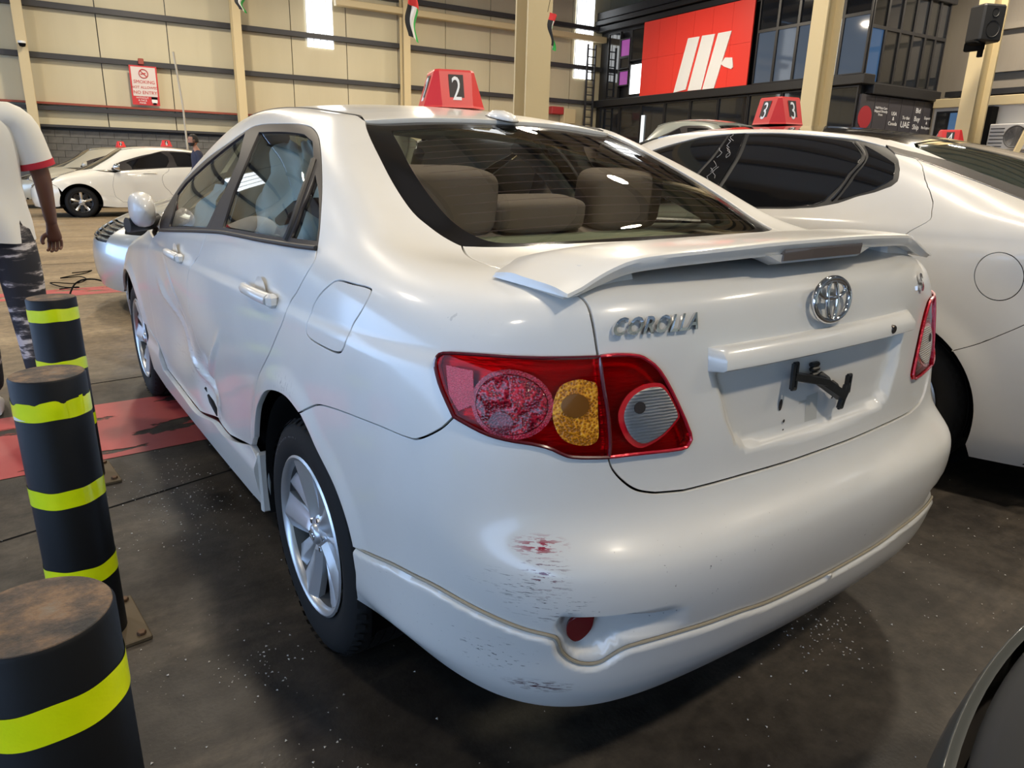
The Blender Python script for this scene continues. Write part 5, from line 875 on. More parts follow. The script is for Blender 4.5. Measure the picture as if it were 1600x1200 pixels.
for x_, z_, sx_, sz_ in ((-.125, .806, .012, .026), (-.112, .768, .007, .008), (.045, .892, .010, .016), (.062, .790, .006, .006), (-.104, .882, .006, .007), (-.113, .748, .005, .006)):
    q = lp(x_, z_, -.0205); MB().lathe([(0, 0), (.5, 0)], n=12, axis=1).build('screw_hole', M_hole, lid, 0).matrix_local = Matrix.Translation(Vector(q+[0, -.0012, 0])) @ Matrix.Diagonal((sx_, 1, sz_, 1))
for x_, z_, w_, h_ in ((-.035, .815, .05, .045), (-.012, .775, .045, .07)):
    q = lp(x_, z_, -.0195); MB().add([(x_-w_/2, q[1], z_-h_/2), (x_+w_/2, q[1]-.0, z_-h_*.45), (x_+w_*.42, q[1]+.004, z_+h_/2), (x_-w_*.5, q[1]+.004, z_+h_*.45)], [(0, 1, 2, 3)]).build('tape_residue', mat('grey_residue', (.50, .49, .45), .6), lid, 0)
fr_ = MB()
for v in np.linspace(11.35, 13.4, 13): fr_.tube([SK.at(u, v, -.0038)[0] for u in np.linspace(-2.15+.12*(v-11.3)*0, 2.15, 15)], .0005, 3)
hw_ = fr_.build('heater_lines', mat('heater_brown', (.10, .06, .05), .5), car, 0); hw_['kind'] = 'stuff'
# roof aerial blister
ab = MB(); yA = .37; rings = []
for t in np.linspace(0, 1, 7):
    k = math.sqrt(max(0, 1-t*t)); rings.append([(.040*k*math.cos(a), yA-.0+.072*k*math.sin(a)-.01*t, float(roofz(0, yA+.072*k*math.sin(a)))+.026*t-.001) for a in np.linspace(0, 2*math.pi, 24, endpoint=False)])
ao = ab.loft(rings).build('roof_aerial', M_white, roofp, 60); fix_normals(ao)
MB().tube([(.0415*math.cos(a), yA+.0735*math.sin(a), float(roofz(0, yA+.0735*math.sin(a)))+.001) for a in np.linspace(0, 2*math.pi, 24, endpoint=False)], .0022, 5, closed=True).build('aerial_gasket', M_seal, ao)
# mud flap behind the sill, split sill end
mf = MB().box((-.835, .405, .315), (.07, .022, .20), .006).build('sill_end_cap', M_scuff, car, 40); MB().box((-.80, .385, .31), (.10, .012, .18), .004).build('mud_flap', mat('grey_plastic', (.20, .22, .23), .5), car, 40)
MB().tube([(-.878, .965, .45), (-.874, .94, .43), (-.868, .925, .405), (-.866, .915, .38)], [.004, .009, .008, .002], 6).build('torn_seam', M_hole, car)
MB().tube([(-.880, .985, .475), (-.878, 1.00, .466), (-.877, .985, .455)], [.001, .005, .001], 5).build('torn_seam', M_hole, car)
# cabin
pz = MB(); pz.box((0, -.02, 1.045), (1.12, .52, .03), .01); shelf = pz.build('parcel_shelf', M_shelf, car, 30)
MB().box((.30, -.12, 1.062), (.34, .10, .006), .002).build('speaker_grille', M_black, shelf, 20)
def cushion(name, c, d, m=M_seat, par=None, rx=0., lv=2, pw=.30):
    sp_ = lambda w, e: math.copysign(abs(w)**e, w); secs = []
    for i in range(1, 16):
        ph = -math.pi/2+math.pi*i/16; secs.append([(d[0]/2*sp_(math.cos(ph), .35)*sp_(math.cos(t), .32), d[1]/2*sp_(math.cos(ph), .35)*sp_(math.sin(t), .5), d[2]/2*sp_(math.sin(ph), .4)) for t in np.linspace(0, 2*math.pi, 36, endpoint=False)])
    o = MB().loft(secs).build(name, m, par, 60); fix_normals(o); o.location = c; o.rotation_euler = (rx, 0, 0); return o
rs = cushion('rear_seat', (0, .30, .80), (1.26, .20, .58), par=car, rx=.35); cushion('seat_cushion', (0, .62, .52), (1.26, .52, .20), par=rs).location = (0, .2, -.36)
for x, w_, hgt, z in ((-.335, .40, .20, 1.165), (.40, .33, .20, 1.165), (.03, .36, .105, 1.125)):
    hr = cushion('headrest', (x, .23 if w_ > .34 and hgt > .15 else .22, z), (w_, .15, hgt), par=car, rx=.15)
    for dx in (-.06, .06): MB().tube([(dx, 0, -hgt/2-.06), (dx, 0, -hgt/2+.02)], .006, 6).build('headrest_post', M_chrome, hr)
for x in (-.37, .37):
    fs = cushion('front_seat', (x, 1.26 if x < 0 else 1.34, .80 if x < 0 else .72), (.50, .18, .62), par=car, rx=.30 if x < 0 else .55); cushion('seat_cushion', (0, .32, -.32), (.50, .52, .18), par=fs, rx=-.30)
    cushion('headrest', (0, -.01, .40), (.26, .11, .18), par=fs)
dsh = cushion('dashboard', (0, 2.02, .88), (1.44, .46, .26), M_cabin, car, lv=1); stw = MB().tube([(-.37+.185*math.cos(a), 1.66+.06*math.sin(a), .93+.175*math.sin(a)) for a in np.linspace(0, 2*math.pi, 28, endpoint=False)], .016, 8, closed=True)
stw.tube([(-.55, 1.66, .93), (-.19, 1.66, .93)], .018, 6); stw.tube([(-.37, 1.66, .93), (-.37, 1.63, .78)], .018, 6); stw.build('steering_wheel', M_black, car, 50)
MB().box((0, 1.66, 1.335), (.23, .03, .07), .012).build('interior_mirror', M_black, car, 40)
cf_ = MB().box((0, 1.2, .33), (1.5, 3., .05)).build('cabin_floor', M_void, car, 0)
hl_ = Flat(lambda x, y: roofz(x, y)-.035); L = np.array([(-.50, .42), (.50, .42), (.52, 1.0), (.47, 1.72), (-.47, 1.72), (-.52, 1.0)]); panel('headlining', hl_, L, M_liner, car, .1, 0, 0, 0)
for f in (lambda L: np.array(L), mir):
    for a, b, r in (((7.85, 9.6), (7.95, 13.9), .045), ((11.9, 11.0), (11.95, 14.2), .03), ((4.2, 11.2), (4.1, 14.2), .045)):
        pts = [SK.at(*f(np.array([[a[0]+(b[0]-a[0])*t, a[1]+(b[1]-a[1])*t]]))[0], -.075)[0] for t in np.linspace(0, 1, 6)]; MB().tube(pts, r, 8).build('pillar_trim', M_cabin, car, 60)
    pts = np.array([(4.3, 10.6), (6, 10.0), (8, 9.4), (10, 9.0), (11.3, 9.4)]); MB().tube([SK.at(*f(q[None])[0], -.085)[0] for q in pts], .045, 8).build('door_card', M_cabin, car, 60)
# burst curtain air bag hanging in the left windows
ab_ = MB(); U_ = np.linspace(5.75, 8.6, 42); V_ = np.linspace(9.6, 13.3, 22); rows = []
for v in V_:
    rw_ = []
    for u in U_:
        q, n = SK.at(u, v, 0); k = .085+.020*math.sin(u*7.5+1.9*math.sin(v*.9))+.012*math.sin(u*15-v*2.2)+.010*math.sin(v*5+u*3); q = q-n*k; rw_.append(q)
    rows.append(rw_)
ab_.loft(rows, cap=False, closed=False); abo = ab_.build('curtain_airbag', M_airbag, car, 180)
ab2 = MB(); rows = []
for v in np.linspace(9.3, 12.0, 16):
    rw_ = []
    for u in np.linspace(8.9, 10.7, 20):
        lim = (v-9.3)/2.7; q, n = SK.at(u, v, 0); rw_.append(q-n*(.09+.018*math.sin(u*9+v)+.01*math.sin(v*6))-np.array([0, .30*lim*(u-8.9)/1.8, 0]))
    rows.append(rw_)
ab2.loft(rows, cap=False, closed=False); ab2.build('curtain_airbag', M_airbag, car, 180)
MB().tube([(-.715, .50, 1.10), (-.69, .40, 1.135), (-.675, .28, 1.14), (-.67, .20, 1.12)], [.015, .03, .04, .015], 10).build('torn_trim', mat('black_red_trim', (.03, .008, .01), .6), abo, 60)
# ---------------------------------------------------------------- the white fastback saloon alongside
KS = {k: np.array(v) for k, v in KSEAMS.items()}; KB = Skin(CAGE_B); KY, KZ = ROOF_B
def kroofz(x, y): return np.interp(y, KY, KZ)-.105*np.asarray(x)**2-.07*np.asarray(x)**4
def fastback():
    root = thing('fastback_saloon', 'cream white fastback saloon with dark panorama roof and round fuel flap, beside the dented saloon', 'car', (2.515, -.10, 0))
    A = sm(KS['arch'], 2); FA = sm(KS['farch'], 2); a3 = KB.pos(A[:, 0], A[:, 1]); f3 = KB.pos(FA[:, 0], FA[:, 1])
    def disp(P, n):
        Q = P.copy(); Q[:, 0] = -np.abs(Q[:, 0]); d = np.minimum(seg_dist(Q, a3), seg_dist(Q, f3)); z = P[:, 2]
        r = .010*(1-sstep(d/.10))*(z < .8); zc = .985-.03*np.clip(P[:, 1], -1, 3)
        return r+.008*sstep((zc-z)/.05+.5)*sstep((z-.6)/.3)*(np.abs(P[:, 0]) > .7)
    rdb = cat(sm(KS['rdb'], 4), [(6.05, 7.4), (6.40, 6.4), (6.62, 5.3)]); wf = KS['wf']
    strip = cat(KS['strip_up'], [(2.45, 11.4), (2.75, 11.15)], [(3.30, 11.1)], KS['strip_lo'][::-1])
    for f in (lambda L: np.array(L), mir):
        i7 = 14; i18 = 36
        fuel = sm(KS['fuel'], 3, True); left = f(fuel)[0, 0] > 0
        quarter = cat(rdb, A[i18:i7-1:-1], sm(KS['qb'], 3), [(3.7, 6.1), (3.2, 6.25), (3.05, 7.4), (2.9, 8.6), (2.75, 9.6), (2.85, 10.4), (3.30, 11.1)], KS['strip_lo'][::-1][:-1])
        panel('quarter_panel', KB, f(quarter), M_warmwhite, root, .03, disp, .0026, .012, [f(fuel)] if left else [])
        if left: panel('fuel_flap', KB, f(fuel), M_warmwhite, root, .02, disp, .0022, .010)
        B_top = KS['pB'][-1]
        door = cat([(4.89, 13.06)], KS['strip_lo'][1:2], rdb[1:], A[i18+2:], [(6.7, .5), (8.15, .5), (8.2, 4), (8.25, 8), (8.15, 9.98)], wf[7:0:-1], wf[:1], wf[21:])
        panel('rear_door', KB, f(door), M_warmwhite, root, .03, disp, .002, .012)
        fdoor = cat([(8.15, 9.98), (8.25, 8), (8.2, 4), (8.15, .5), (10.2, .5), (10.35, 4), (10.5, 7), (10.4, 9.5), (10.29, 9.978), (8.96, 9.961)])
        panel('front_door', KB, f(fdoor), M_warmwhite, root, .05, disp, .002, .012)
        sur = panel('window_surround', KB, f(wf), M_black, root, .04, -.002, .001, .010)
        # chrome-dark strip over the window, black B pillar skin, panes
        for L in ([(7.60, 13.80), (7.03, 13.82), (6.3, 13.70), (5.62, 13.50), (5.95, 12.75), (6.42, 11.95), (6.78, 10.75), (6.9, 10.52), (7.15, 10.36), (7.85, 10.18), (8.02, 10.15), (7.94, 11.15), (7.84, 12.07)],
                  [(5.40, 13.36), (5.46, 12.45), (5.80, 11.75), (6.15, 11.32), (6.55, 10.90), (6.62, 10.82), (6.34, 11.82), (5.84, 12.7)],
                  [(8.0, 13.72), (8.2, 12.5), (8.34, 11.7), (8.5, 10.12), (8.96, 10.08), (10.2, 10.10), (10.52, 10.6), (10.32, 11.6), (10.05, 12.5), (8.75, 13.42), (8.48, 13.60)]):
            panel('window_pane', KB, f(np.array(L)), M_darkglass, sur, .06, .0015, 0, .004)
        Ls = sm(np.array([(5.55, 13.45), (5.90, 12.72), (6.40, 11.85), (6.70, 10.78)]), 4); MB().tube([KB.at(*f(q[None])[0], .003)[0] for q in Ls], .006, 6).build('window_divider', M_seal, sur)
        bp_ = np.array([(7.66, 13.9), (7.90, 12.1), (8.0, 11.15), (8.12, 10.1), (8.44, 10.08), (8.28, 11.7), (8.14, 12.5), (7.93, 13.85)]); panel('pillar_cover', KB, f(bp_), M_frit, sur, .06, .003, 0, .004)
        sc = MB(); rs_ = random.Random(3)
        for k in range(9):
            t = rs_.uniform(.12, .9); u0 = 7.85+.35*(1-t)+rs_.uniform(-.06, .1); v0 = 10.6+3.1*t
            pts = [KB.at(*f(np.array([[u0+.03*math.sin(j*1.7+k), v0+.12*j]]))[0], .0055)[0] for j in range(5)]; sc.tube(pts, .0012, 4)
        sc.build('chalk_scrawl', mat('chalk_marks', (.45, .43, .42), .8), sur, 0)['kind'] = 'stuff'
        panel('roof_strip', KB, f(strip), mat('grey_moulding', (.20, .19, .18), .22, .6), root, .05, .003, .001, .01)
        rail = cat([(3.028, 12.86)], KS['strip_up'][1::-1], wf[20:12:-1], wf[12:10:-1], [(10.9, 10.7), (11.6, 10.95), (11.75, 11.1), (11.84, 12), (11.92, 13), (12.05, 14.2), (11.5, 14.35), (10.8, 14.45), (10, 14.5), (8, 14.5), (6, 14.5), (5, 14.45), (4.2, 14.25), (3.3, 13.9), (2.85, 13.45)])
        panel('roof_rail', KB, f(rail), M_warmwhite, root, .04, .002, .0012, .012)
        sill = cat([(10.2, .5), (8.15, .5), (6.7, .5), (6.7, .05), (10.6, .05), (10.65, .5)]); panel('sill', KB, f(sill), M_warmwhite, root, .06, .004, .001, .02)
        fend = cat([(10.29, 9.978), (10.4, 9.5), (10.5, 7), (10.35, 4), (10.65, 1.5)], FA[::-1][6:-14], [(12.9, 4.6), (13.3, 6), (13.2, 7.6), (13.0, 8.9), (12.4, 9.25), (11.6, 10.2), (11.6, 10.9), (10.9, 10.65), (10.692, 10.5)]); panel('front_fender', KB, f(fend), M_warmwhite, root, .05, disp, .002, .012)
        tl = np.array([(3.6, 6.3), (3.15, 6.4), (1.7, 6.4), (1.6, 7.6), (2.8, 8.3), (3.0, 7.4)]); t_ = panel('tail_lamp', KB, f(tl), M_reflred, root, .05, .004, .001, .01)
        sh = cat([(-.02, .4), (-.02, 9.6), (2.7, 9.6), (4.4, 9.6), (5.6, 9.2), (8, 9.0), (10, 8.8), (13, 8.5), (16.02, 8.2), (16.02, .4), (13, .5)], sm(KS['farch'], 2)[2:-2], [(10.6, .4), (6.8, .4)], sm(KS['arch'], 2)[::-1][2:-2], [(4.4, .4)]); panel('inner_shell', KB, f(sh), M_void, root, .1, -.035, .002, 0)
        sg = -1 if left else 1; c = np.array([sg*1.0, 2.02, 1.06]); secs = []
        for t in np.linspace(0, 1, 6):
            w_, hg = .105*(1-t**2.6)**.5+.004, .07*(1-t**2.4)**.5+.004; secs.append([(c[0]+w_*math.cos(a), c[1]-.04+.11*t, c[2]+hg*math.sin(a)) for a in np.linspace(0, 2*math.pi, 16, endpoint=False)])
        mo = MB().loft(secs).build('wing_mirror', M_warmwhite, root, 50); fix_normals(mo); MB().tube([(sg*.84, 2.05, 1.02), (sg*.96, 2.03, 1.01)], .03, 8).build('mirror_arm', M_black, mo)
        for yw in (-.107, 2.69):
            MB().lathe([(.372, sg*.52), (.372, sg*.86), (.383, sg*.885)], n=24, axis=0, flip=sg < 0, arc=(-.25, math.pi+.25)).build('wheel_liner', M_void, root, 60, loc=(0, yw, .33))
            MB().lathe([(0, 0), (.38, 0)], n=24, axis=0).build('liner_wall', M_void, root, 0, loc=(sg*.52, yw, .33)); wheel(root, sg*(.895-.11), yw, sg, 'sedan', r=.328, w=.215, rr=.225)
    lid = cat([(0, 11.0), (1, 11.0), (2, 11.05), (2.6, 11.1), (2.85, 10.4), (2.75, 9.6), (2.9, 8.6), (1.6, 7.6), (1.7, 6.4), (1.6, 5.3), (0, 5.3)]); panel('boot_lid', KB, cat(lid, mir(lid)[::-1][1:-1]), M_warmwhite, root, .05, 0, .002, .012)
    bm = cat(sm(KS['qb'], 3), [(3.6, 6.25), (3.1, 6.35), (1.7, 6.35), (1.6, 5.3), (0, 5.3)]); arc_ = A[:15]
    bmp = cat(bm, mir(bm)[::-1][1:], mir(arc_[::-1])[1:], [(-4.5, .1), (-3, .1), (-1.5, .1), (0, .1), (1.5, .1), (3, .1), (4.5, .1)], arc_); panel('rear_bumper', KB, bmp, M_warmwhite, root, .05, lambda P, n: disp(P, n)+.003, .002, .014)
    gl = cat([(0, 13.5), (1, 13.5), (2, 13.48), (2.7, 13.3), (3.0, 12.80), (2.82, 12.27), (2.58, 11.8), (2.42, 11.4), (2.0, 11.1), (1, 11.05), (0, 11.05)]); panel('rear_window', KB, cat(gl, mir(gl)[::-1][1:-1]), mat('green_rear_glass', (.035, .045, .036), .03, coat=1), root, .05, 0, .002, .008)
    P = lambda q: KB.pos(np.array([q[0]]), np.array([q[1]]))[0][:2]
    ed = np.array([P(q) for q in [(0, 13.56), (1, 13.56), (2, 13.54), (2.72, 13.42), (3.3, 13.98), (4.2, 14.33), (5, 14.52), (6, 14.57), (8, 14.57), (10, 14.57), (11.5, 14.42), (12.1, 14.35), (13, 14.5), (14, 14.55), (16, 14.55)]])
    panel('panorama_roof', Flat(kroofz), cat(ed, (ed*[-1, 1])[::-1][1:-1]), mat('brown_black_roof_glass', (.028, .024, .021), .12, coat=1), root, .05, 0, .001, .012)
    ws = cat([(16, 11.0), (14, 11.0), (12.8, 11.05)], [(11.75, 11.15), (11.84, 12), (11.92, 13), (12.05, 14.2)], [(13, 14.5), (14, 14.55), (16, 14.55)]); panel('windscreen', KB, cat(ws, mirf(ws)[::-1][1:-1]), M_darkglass, root, .08, -.003, .001, 0)
    hd = cat([(16, 8.45), (15, 8.5), (14.2, 8.6), (13.0, 8.95), (12.4, 9.3), (11.65, 10.2), (11.6, 10.9), (12.8, 10.95), (16, 10.9)]); panel('bonnet', KB, cat(hd, mirf(hd)[::-1][1:-1]), M_warmwhite, root, .07, 0, .002, .012)
    ns = cat([(16, 8.4), (15, 8.45), (13.05, 8.85), (13.25, 7.6), (13.3, 6), (12.9, 4.6)], FA[6:14:1][::-1], [(12.7, .3), (14, .1), (16, .1)]); panel('front_bumper', KB, cat(ns, mirf(ns)[::-1][1:-1]), M_warmwhite, root, .07, 0, .002, .012)
    MB().box((0, 1.3, .22), (1.66, 4.1, .04)).build('underbody', M_void, root, 0); MB().box((0, 1.0, .9), (1.2, 2.2, .05)).build('cabin_floor', M_void, root, 0)
    return root
fastback()
# ---------------------------------------------------------------- cars further off
rb = math.atan2(-(-BW[0]), -BW[1]); RC = math.pi/2-.0745
def floorpt(a, o): q = B(a, o, 0); return (float(q[0]), float(q[1]), 0.)
c1 = thing('white_saloon', 'white saloon with black glass and two-tone spoked wheels, side-on before the far wall', 'car', floorpt(2.98, 19.2), RC, scale=(1.04, 1.07, 1.02)); sedan(c1, mat('clean_white_paint', (.78, .75, .66), .3, coat=1), .09, wheels='camry', sy=1.07)
c2 = thing('pale_saloon', 'pale beige saloon behind the white saloon, only its windscreen and roof showing', 'car', floorpt(2.45, 22.6), RC, scale=(1.04, 1.07, 1.02)); sedan(c2, mat('pale_gold_paint', (.46, .43, .34), .3, .3, coat=1), .12, wheels='far', sy=1.07)
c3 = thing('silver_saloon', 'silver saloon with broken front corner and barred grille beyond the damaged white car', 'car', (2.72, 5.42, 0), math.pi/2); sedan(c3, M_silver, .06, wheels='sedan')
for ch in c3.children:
    if ch.name.startswith('headlamp') and ch.data.materials[0] in (M_clearlens, M_bowl): ch.data.materials[0] = M_void  # lamp faces blackened to stand for dark, empty sockets
c4 = thing('dark_grey_car', 'dark grey car behind the white car, only its front corner showing', 'car', (.27, -4.81, 0), .22); sedan(c4, M_darkgrey, .045, wheels='sedan', bars=False)
c5 = thing('black_hatchback', 'glossy black car beyond the panorama-roofed saloon, roof and tail spoiler just showing', 'car', (5.5, .35, 0), 0, scale=(1, 1, .99)); sedan(c5, M_blackpaint, .12, wheels='far')
rsb = MB().loft([[(x, .36+.0, float(roofz(x, .36))+.004), (x, .26, float(roofz(x, .36))+.030), (x, .02-.0*x, float(roofz(x, .36))+.045), (x, .03, float(roofz(x, .36))+.022), (x, .25, float(roofz(x, .36))-.01)] for x in np.linspace(-.44, .44, 9)]).build('roof_spoiler', M_blackpaint, c5, 30); fix_normals(rsb)
c6 = thing('grey_van', 'tall pale grey car, only its roof arch showing left of red box 3', 'car', (9.05, 6.2, 0), 0, scale=(1.05, 1, 1.40)); sedan(c6, mat('grey_green_paint', (.30, .32, .29), .3, .2, coat=1), .13, wheels='far')
# ---------------------------------------------------------------- red numbered roof boxes
M_box = mat('red_box_plastic', (.62, .022, .022), .38); M_boxback = mat('black_number_ground', (.02, .012, .012), .5)
def numbox(label, num, c, rz, w=.25, d=.25, hgt=.145, k=.66, grp='numbered roof boxes', scale=1.):
    t = thing('number_box', label, 'box', c, rz, grp); b0, b1 = w/2, w/2*k; q0, q1 = d/2, d/2*k
    oc = lambda b_, q_, e: [(-b_+e, -q_), (b_-e, -q_), (b_, -q_+e), (b_, q_-e), (b_-e, q_), (-b_+e, q_), (-b_, q_-e), (-b_, -q_+e)]; base = oc(b0, q0, .062*w/.25); topp = oc(b1, q1, .016*w/.25)
    MB().loft([[(x*1.03, y*1.03, 0) for x, y in base], [(x, y, .008) for x, y in base], [(x, y, hgt-.008) for x, y in topp], [(x*.94, y*.94, hgt) for x, y in topp]]).build('box_body', M_box, t, 0)
    for i in range(4):
        a = i*math.pi/2; ca, sa = math.cos(a), math.sin(a); run = (b0-b1) if i % 2 == 0 else (q0-q1); off = q0 if i % 2 == 0 else b0; run = (q0-q1) if i % 2 == 0 else (b0-b1)
        ex = np.array([ca, sa, 0]); nrm = np.array([sa, -ca, 0]); ey = uvec(np.array([0, 0, hgt])-nrm*run); nn = np.cross(ex, ey); c_ = nrm*(off-run*.5)+np.array([0, 0, hgt*.5])
        if nn@nrm < 0: nn = -nn
        p = MB(); q = [c_+ex*x+ey*y+nn*.0012 for x, y in ((-.030, -.055), (.030, -.055), (.030, .055), (-.030, .055))]; p.add(q, [(0, 1, 2, 3)]); pl = p.build('number_plate', M_boxback, t, 0)
        v, f = textmesh(num, .135, .001, 'CENTER'); hh_ = v[:, 1].max(); v[:, 1] -= hh_/2; v[:, 0] *= .62
        MB().add([c_+ex*x+ey*y+nn*(.0025+z) for x, y, z in v], f).build('number', M_signwhite, pl, 0)
    return t
numbox('red box numbered 2 on the roof of the dented white saloon', '2', (.205, 1.05, float(roofz(.2, 1.05))+.006), -.30)
numbox('red box numbered 3 on the roof of the cream white fastback', '3', (2.33, .99, float(kroofz(.185, 1.09))+.003), -.155)
numbox('red box numbered 4 on the roof of the black car', '4', (5.49, 1.50, 1.478), .5)
for i, (a, o_, z, nm, lb) in enumerate([(1.3, 22.6, 1.522, '7', 'faded red box on the roof of the pale beige saloon'), (2.05, 19.2, 1.519, '6', 'faded red box on the roof of the white saloon side-on')]): numbox(lb, nm, (*floorpt(a, o_)[:2], z), RC, .24, .24, .14)
# ---------------------------------------------------------------- bollards
M_bollard = mat('black_bollard_paint', (.005, .0055, .007), .5, spec=.25); _v = coords(M_bollard); bump(M_bollard, noise(M_bollard, _v, 60, 3), .12, .002)
M_tape = mat('yellow_green_reflective_tape', (.66, .80, .0), .32, coat=.5); _v = coords(M_tape, (1, 1, 1)); lk(M_tape, ramp(M_tape, noise(M_tape, _v, 9, 3), [(.35, (.70, .88, .0)), (.65, (.86, .98, .005))]), bsdf(M_tape).inputs['Base Color']); _n = nd(M_tape, 'ShaderNodeTexVoronoi'); _n.inputs['Scale'].default_value = 260; lk(M_tape, _v, _n.inputs[0]); bump(M_tape, _n.outputs[0], .15, .001)
M_rust = mat('rusty_cap', (.2, .12, .07), .75, .2); _v = coords(M_rust); lk(M_rust, ramp(M_rust, noise(M_rust, _v, 13, 7, .65), [(.36, (.028, .027, .028)), (.46, (.085, .062, .048)), (.54, (.17, .108, .066)), (.64, (.16, .135, .11)), (.74, (.26, .19, .13))]), bsdf(M_rust).inputs['Base Color']); bump(M_rust, noise(M_rust, _v, 45, 6, .7), .7, .008)
M_plate = mat('brown_base_plate', (.095, .07, .04), .65, .3); M_bolt = mat('rusty_bolt', (.12, .07, .04), .6, .6)
def bollard(label, x, y, tops, torn=False):
    t = thing('bollard', label, 'bollard', (x, y, 0), 0, 'row of bollards'); R_ = .084; H = .76
    MB().box((0, 0, .007), (.245, .245, .014), .003, rz=.08).build('base_plate', M_plate, t, 30)
    for i, (bx_, by_) in enumerate(((-.10, -.10), (.10, -.10), (.10, .10), (-.10, .10))):
        ca, sa = math.cos(.08), math.sin(.08); MB().lathe([(0, .024), (.010, .024), (.012, .022), (.012, .014)], n=6).build('anchor_bolt', M_bolt, t, 0, loc=(bx_*ca-by_*sa, bx_*sa+by_*ca, 0))
    MB().lathe([(R_, .012), (R_, H-.006), (R_-.003, H-.001)], n=64).build('post', M_bollard, t, 40)
    MB().lathe([(0, H), (R_*.5, H+.0004), (R_-.004, H), (R_-.0025, H-.002)][::-1], n=64).build('rusty_cap', M_rust, t, 30)
    for z0, z1, kk in [(q-.047, q, i == 0) for i, q in enumerate(tops)]:
        m = MB(); n = 96; V = []
        for i in range(n):
            a = 2*math.pi*i/n; w_ = .0022*math.sin(3*a+z0*9)+.0012*math.sin(7*a); tt = z1+w_; bb = z0+w_*.6
            if torn and kk: tt -= .004*max(0, math.sin(9*a+1))**3+.005*max(0, math.sin(4*a+.5))**6
            V += [((R_+.0012)*math.cos(a), (R_+.0012)*math.sin(a), bb), ((R_+.0012)*math.cos(a), (R_+.0012)*math.sin(a), tt)]
        m.add(V, [(2*i, 2*((i+1) % n), 2*((i+1) % n)+1, 2*i+1) for i in range(n)]); b = m.build('reflective_band', M_tape, t, 60)
        if torn and kk:
            a0, a1 = -2.9, -2.35; V = []
            for i in range(13):
                a = a0+(a1-a0)*i/12; V += [((R_+.0018)*math.cos(a), (R_+.0018)*math.sin(a), z0-.001+.004*i/12), ((R_+.0018)*math.cos(a), (R_+.0018)*math.sin(a), z0+.010-.007*i/12)]
            m2 = MB().add(V, [(2*i, 2*i+2, 2*i+3, 2*i+1) for i in range(12)]); m2.build('torn_backing', M_signwhite, b, 0)
            V = [((R_+.002)*math.cos(a), (R_+.002)*math.sin(a), z) for a, z in ((-1.22, z0), (-.72, z0+.006), (-.72, z1+.004), (-1.25, z1-.003))]; MB().add(V, [(0, 1, 2, 3)]).build('tape_overlap', M_tape, b, 0)
    return t
bollard('black bollard with rusty top and unbroken yellow bands, nearest of the row', -1.443, -.785, (.686, .45, .22))
bollard('black bollard with a torn top yellow band, middle of the row of three', -1.367, .352, (.707, .474, .247), True)
bollard('black bollard farthest up the row, in front of the man', -1.289, 1.516, (.724, .525, .29))
MB().add([(-.018, -.03, .001), (.018, -.02, .004), (.012, .03, .001), (-.02, .02, .006)], [(0, 1, 2, 3)]).build('paper_scrap', M_signwhite, None, 0, loc=(-1.50, -.79, .761))
tag(bpy.data.objects['paper_scrap'], 'small torn scrap of white paper on the rusty bollard top', 'scrap')
# ---------------------------------------------------------------- people
def skinmesh(name, verts, edges, rad, m, parent=None, lv=2, root=0):
    me = bpy.data.meshes.new(name); me.from_pydata([tuple(v) for v in verts], edges, []); o = link(name, me, parent, m)
    o.modifiers.new('k', 'SKIN'); me.skin_vertices[0].data[root].use_root = True
    for i, r in enumerate(rad): me.skin_vertices[0].data[i].radius = (r if hasattr(r, '__len__') else (r, r))
    md = o.modifiers.new('s', 'SUBSURF'); md.levels = lv; md.render_levels = lv; return bake(o)
def merge(objs, name):
    m = MB(); par = objs[0].parent
    for o in objs: m.add([v.co for v in o.data.vertices], [tuple(p.vertices) for p in o.data.polygons])
    mt = objs[0].data.materials[0]
    for o in objs: bpy.data.objects.remove(o)
    r = m.build(name, mt, par, 180); return r
def chain(pts, rad, m, parent, lv=2): return skinmesh('c', pts, [(i, i+1) for i in range(len(pts)-1)], rad, m, parent, lv)
def hand(w, d, side, palm_n, m, parent, curl=.55):
    """five curled fingers and a thumb on a palm: w wrist, d direction of the fingers, palm_n the way the palm faces, side = thumb side"""
    w, d, n = np.array(w, float), uvec(d), uvec(palm_n); s = uvec(side); out = []
    out.append(skinmesh('c', [w-d*.10, w-d*.03, w+d*.03, w+d*.075], [(0, 1), (1, 2), (2, 3)], [(.028, .026), (.027, .024), (.036, .020), (.040, .017)], m, parent))
    for i, (o_, L, r) in enumerate(((.028, .068, .0088), (.010, .078, .009), (-.009, .072, .0086), (-.027, .056, .0078))):
        b = w+d*.080+s*o_; p = [b-d*.025]; dirv = d.copy(); q = b; p.append(q)
        for k, (f_, ang) in enumerate(((.45, curl*.9), (.32, curl*1.5), (.25, curl*1.1))):
            a = sum((curl*.9, curl*1.5, curl*1.1)[:k+1]); dd = d*math.cos(a)+n*math.sin(a); q = q+dd*L*f_; p.append(q)
        out.append(chain(p, [r*1.1, r*1.05, r, r*.92, r*.75], m, parent, 2))
    b = w+d*.02+s*.028; p = [b-s*.01, b+s*.018+d*.020+n*.008, b+s*.024+d*.045+n*.022, b+s*.016+d*.066+n*.034]; out.append(chain(p, [.012, .0125, .0105, .008], m, parent, 2)); return out
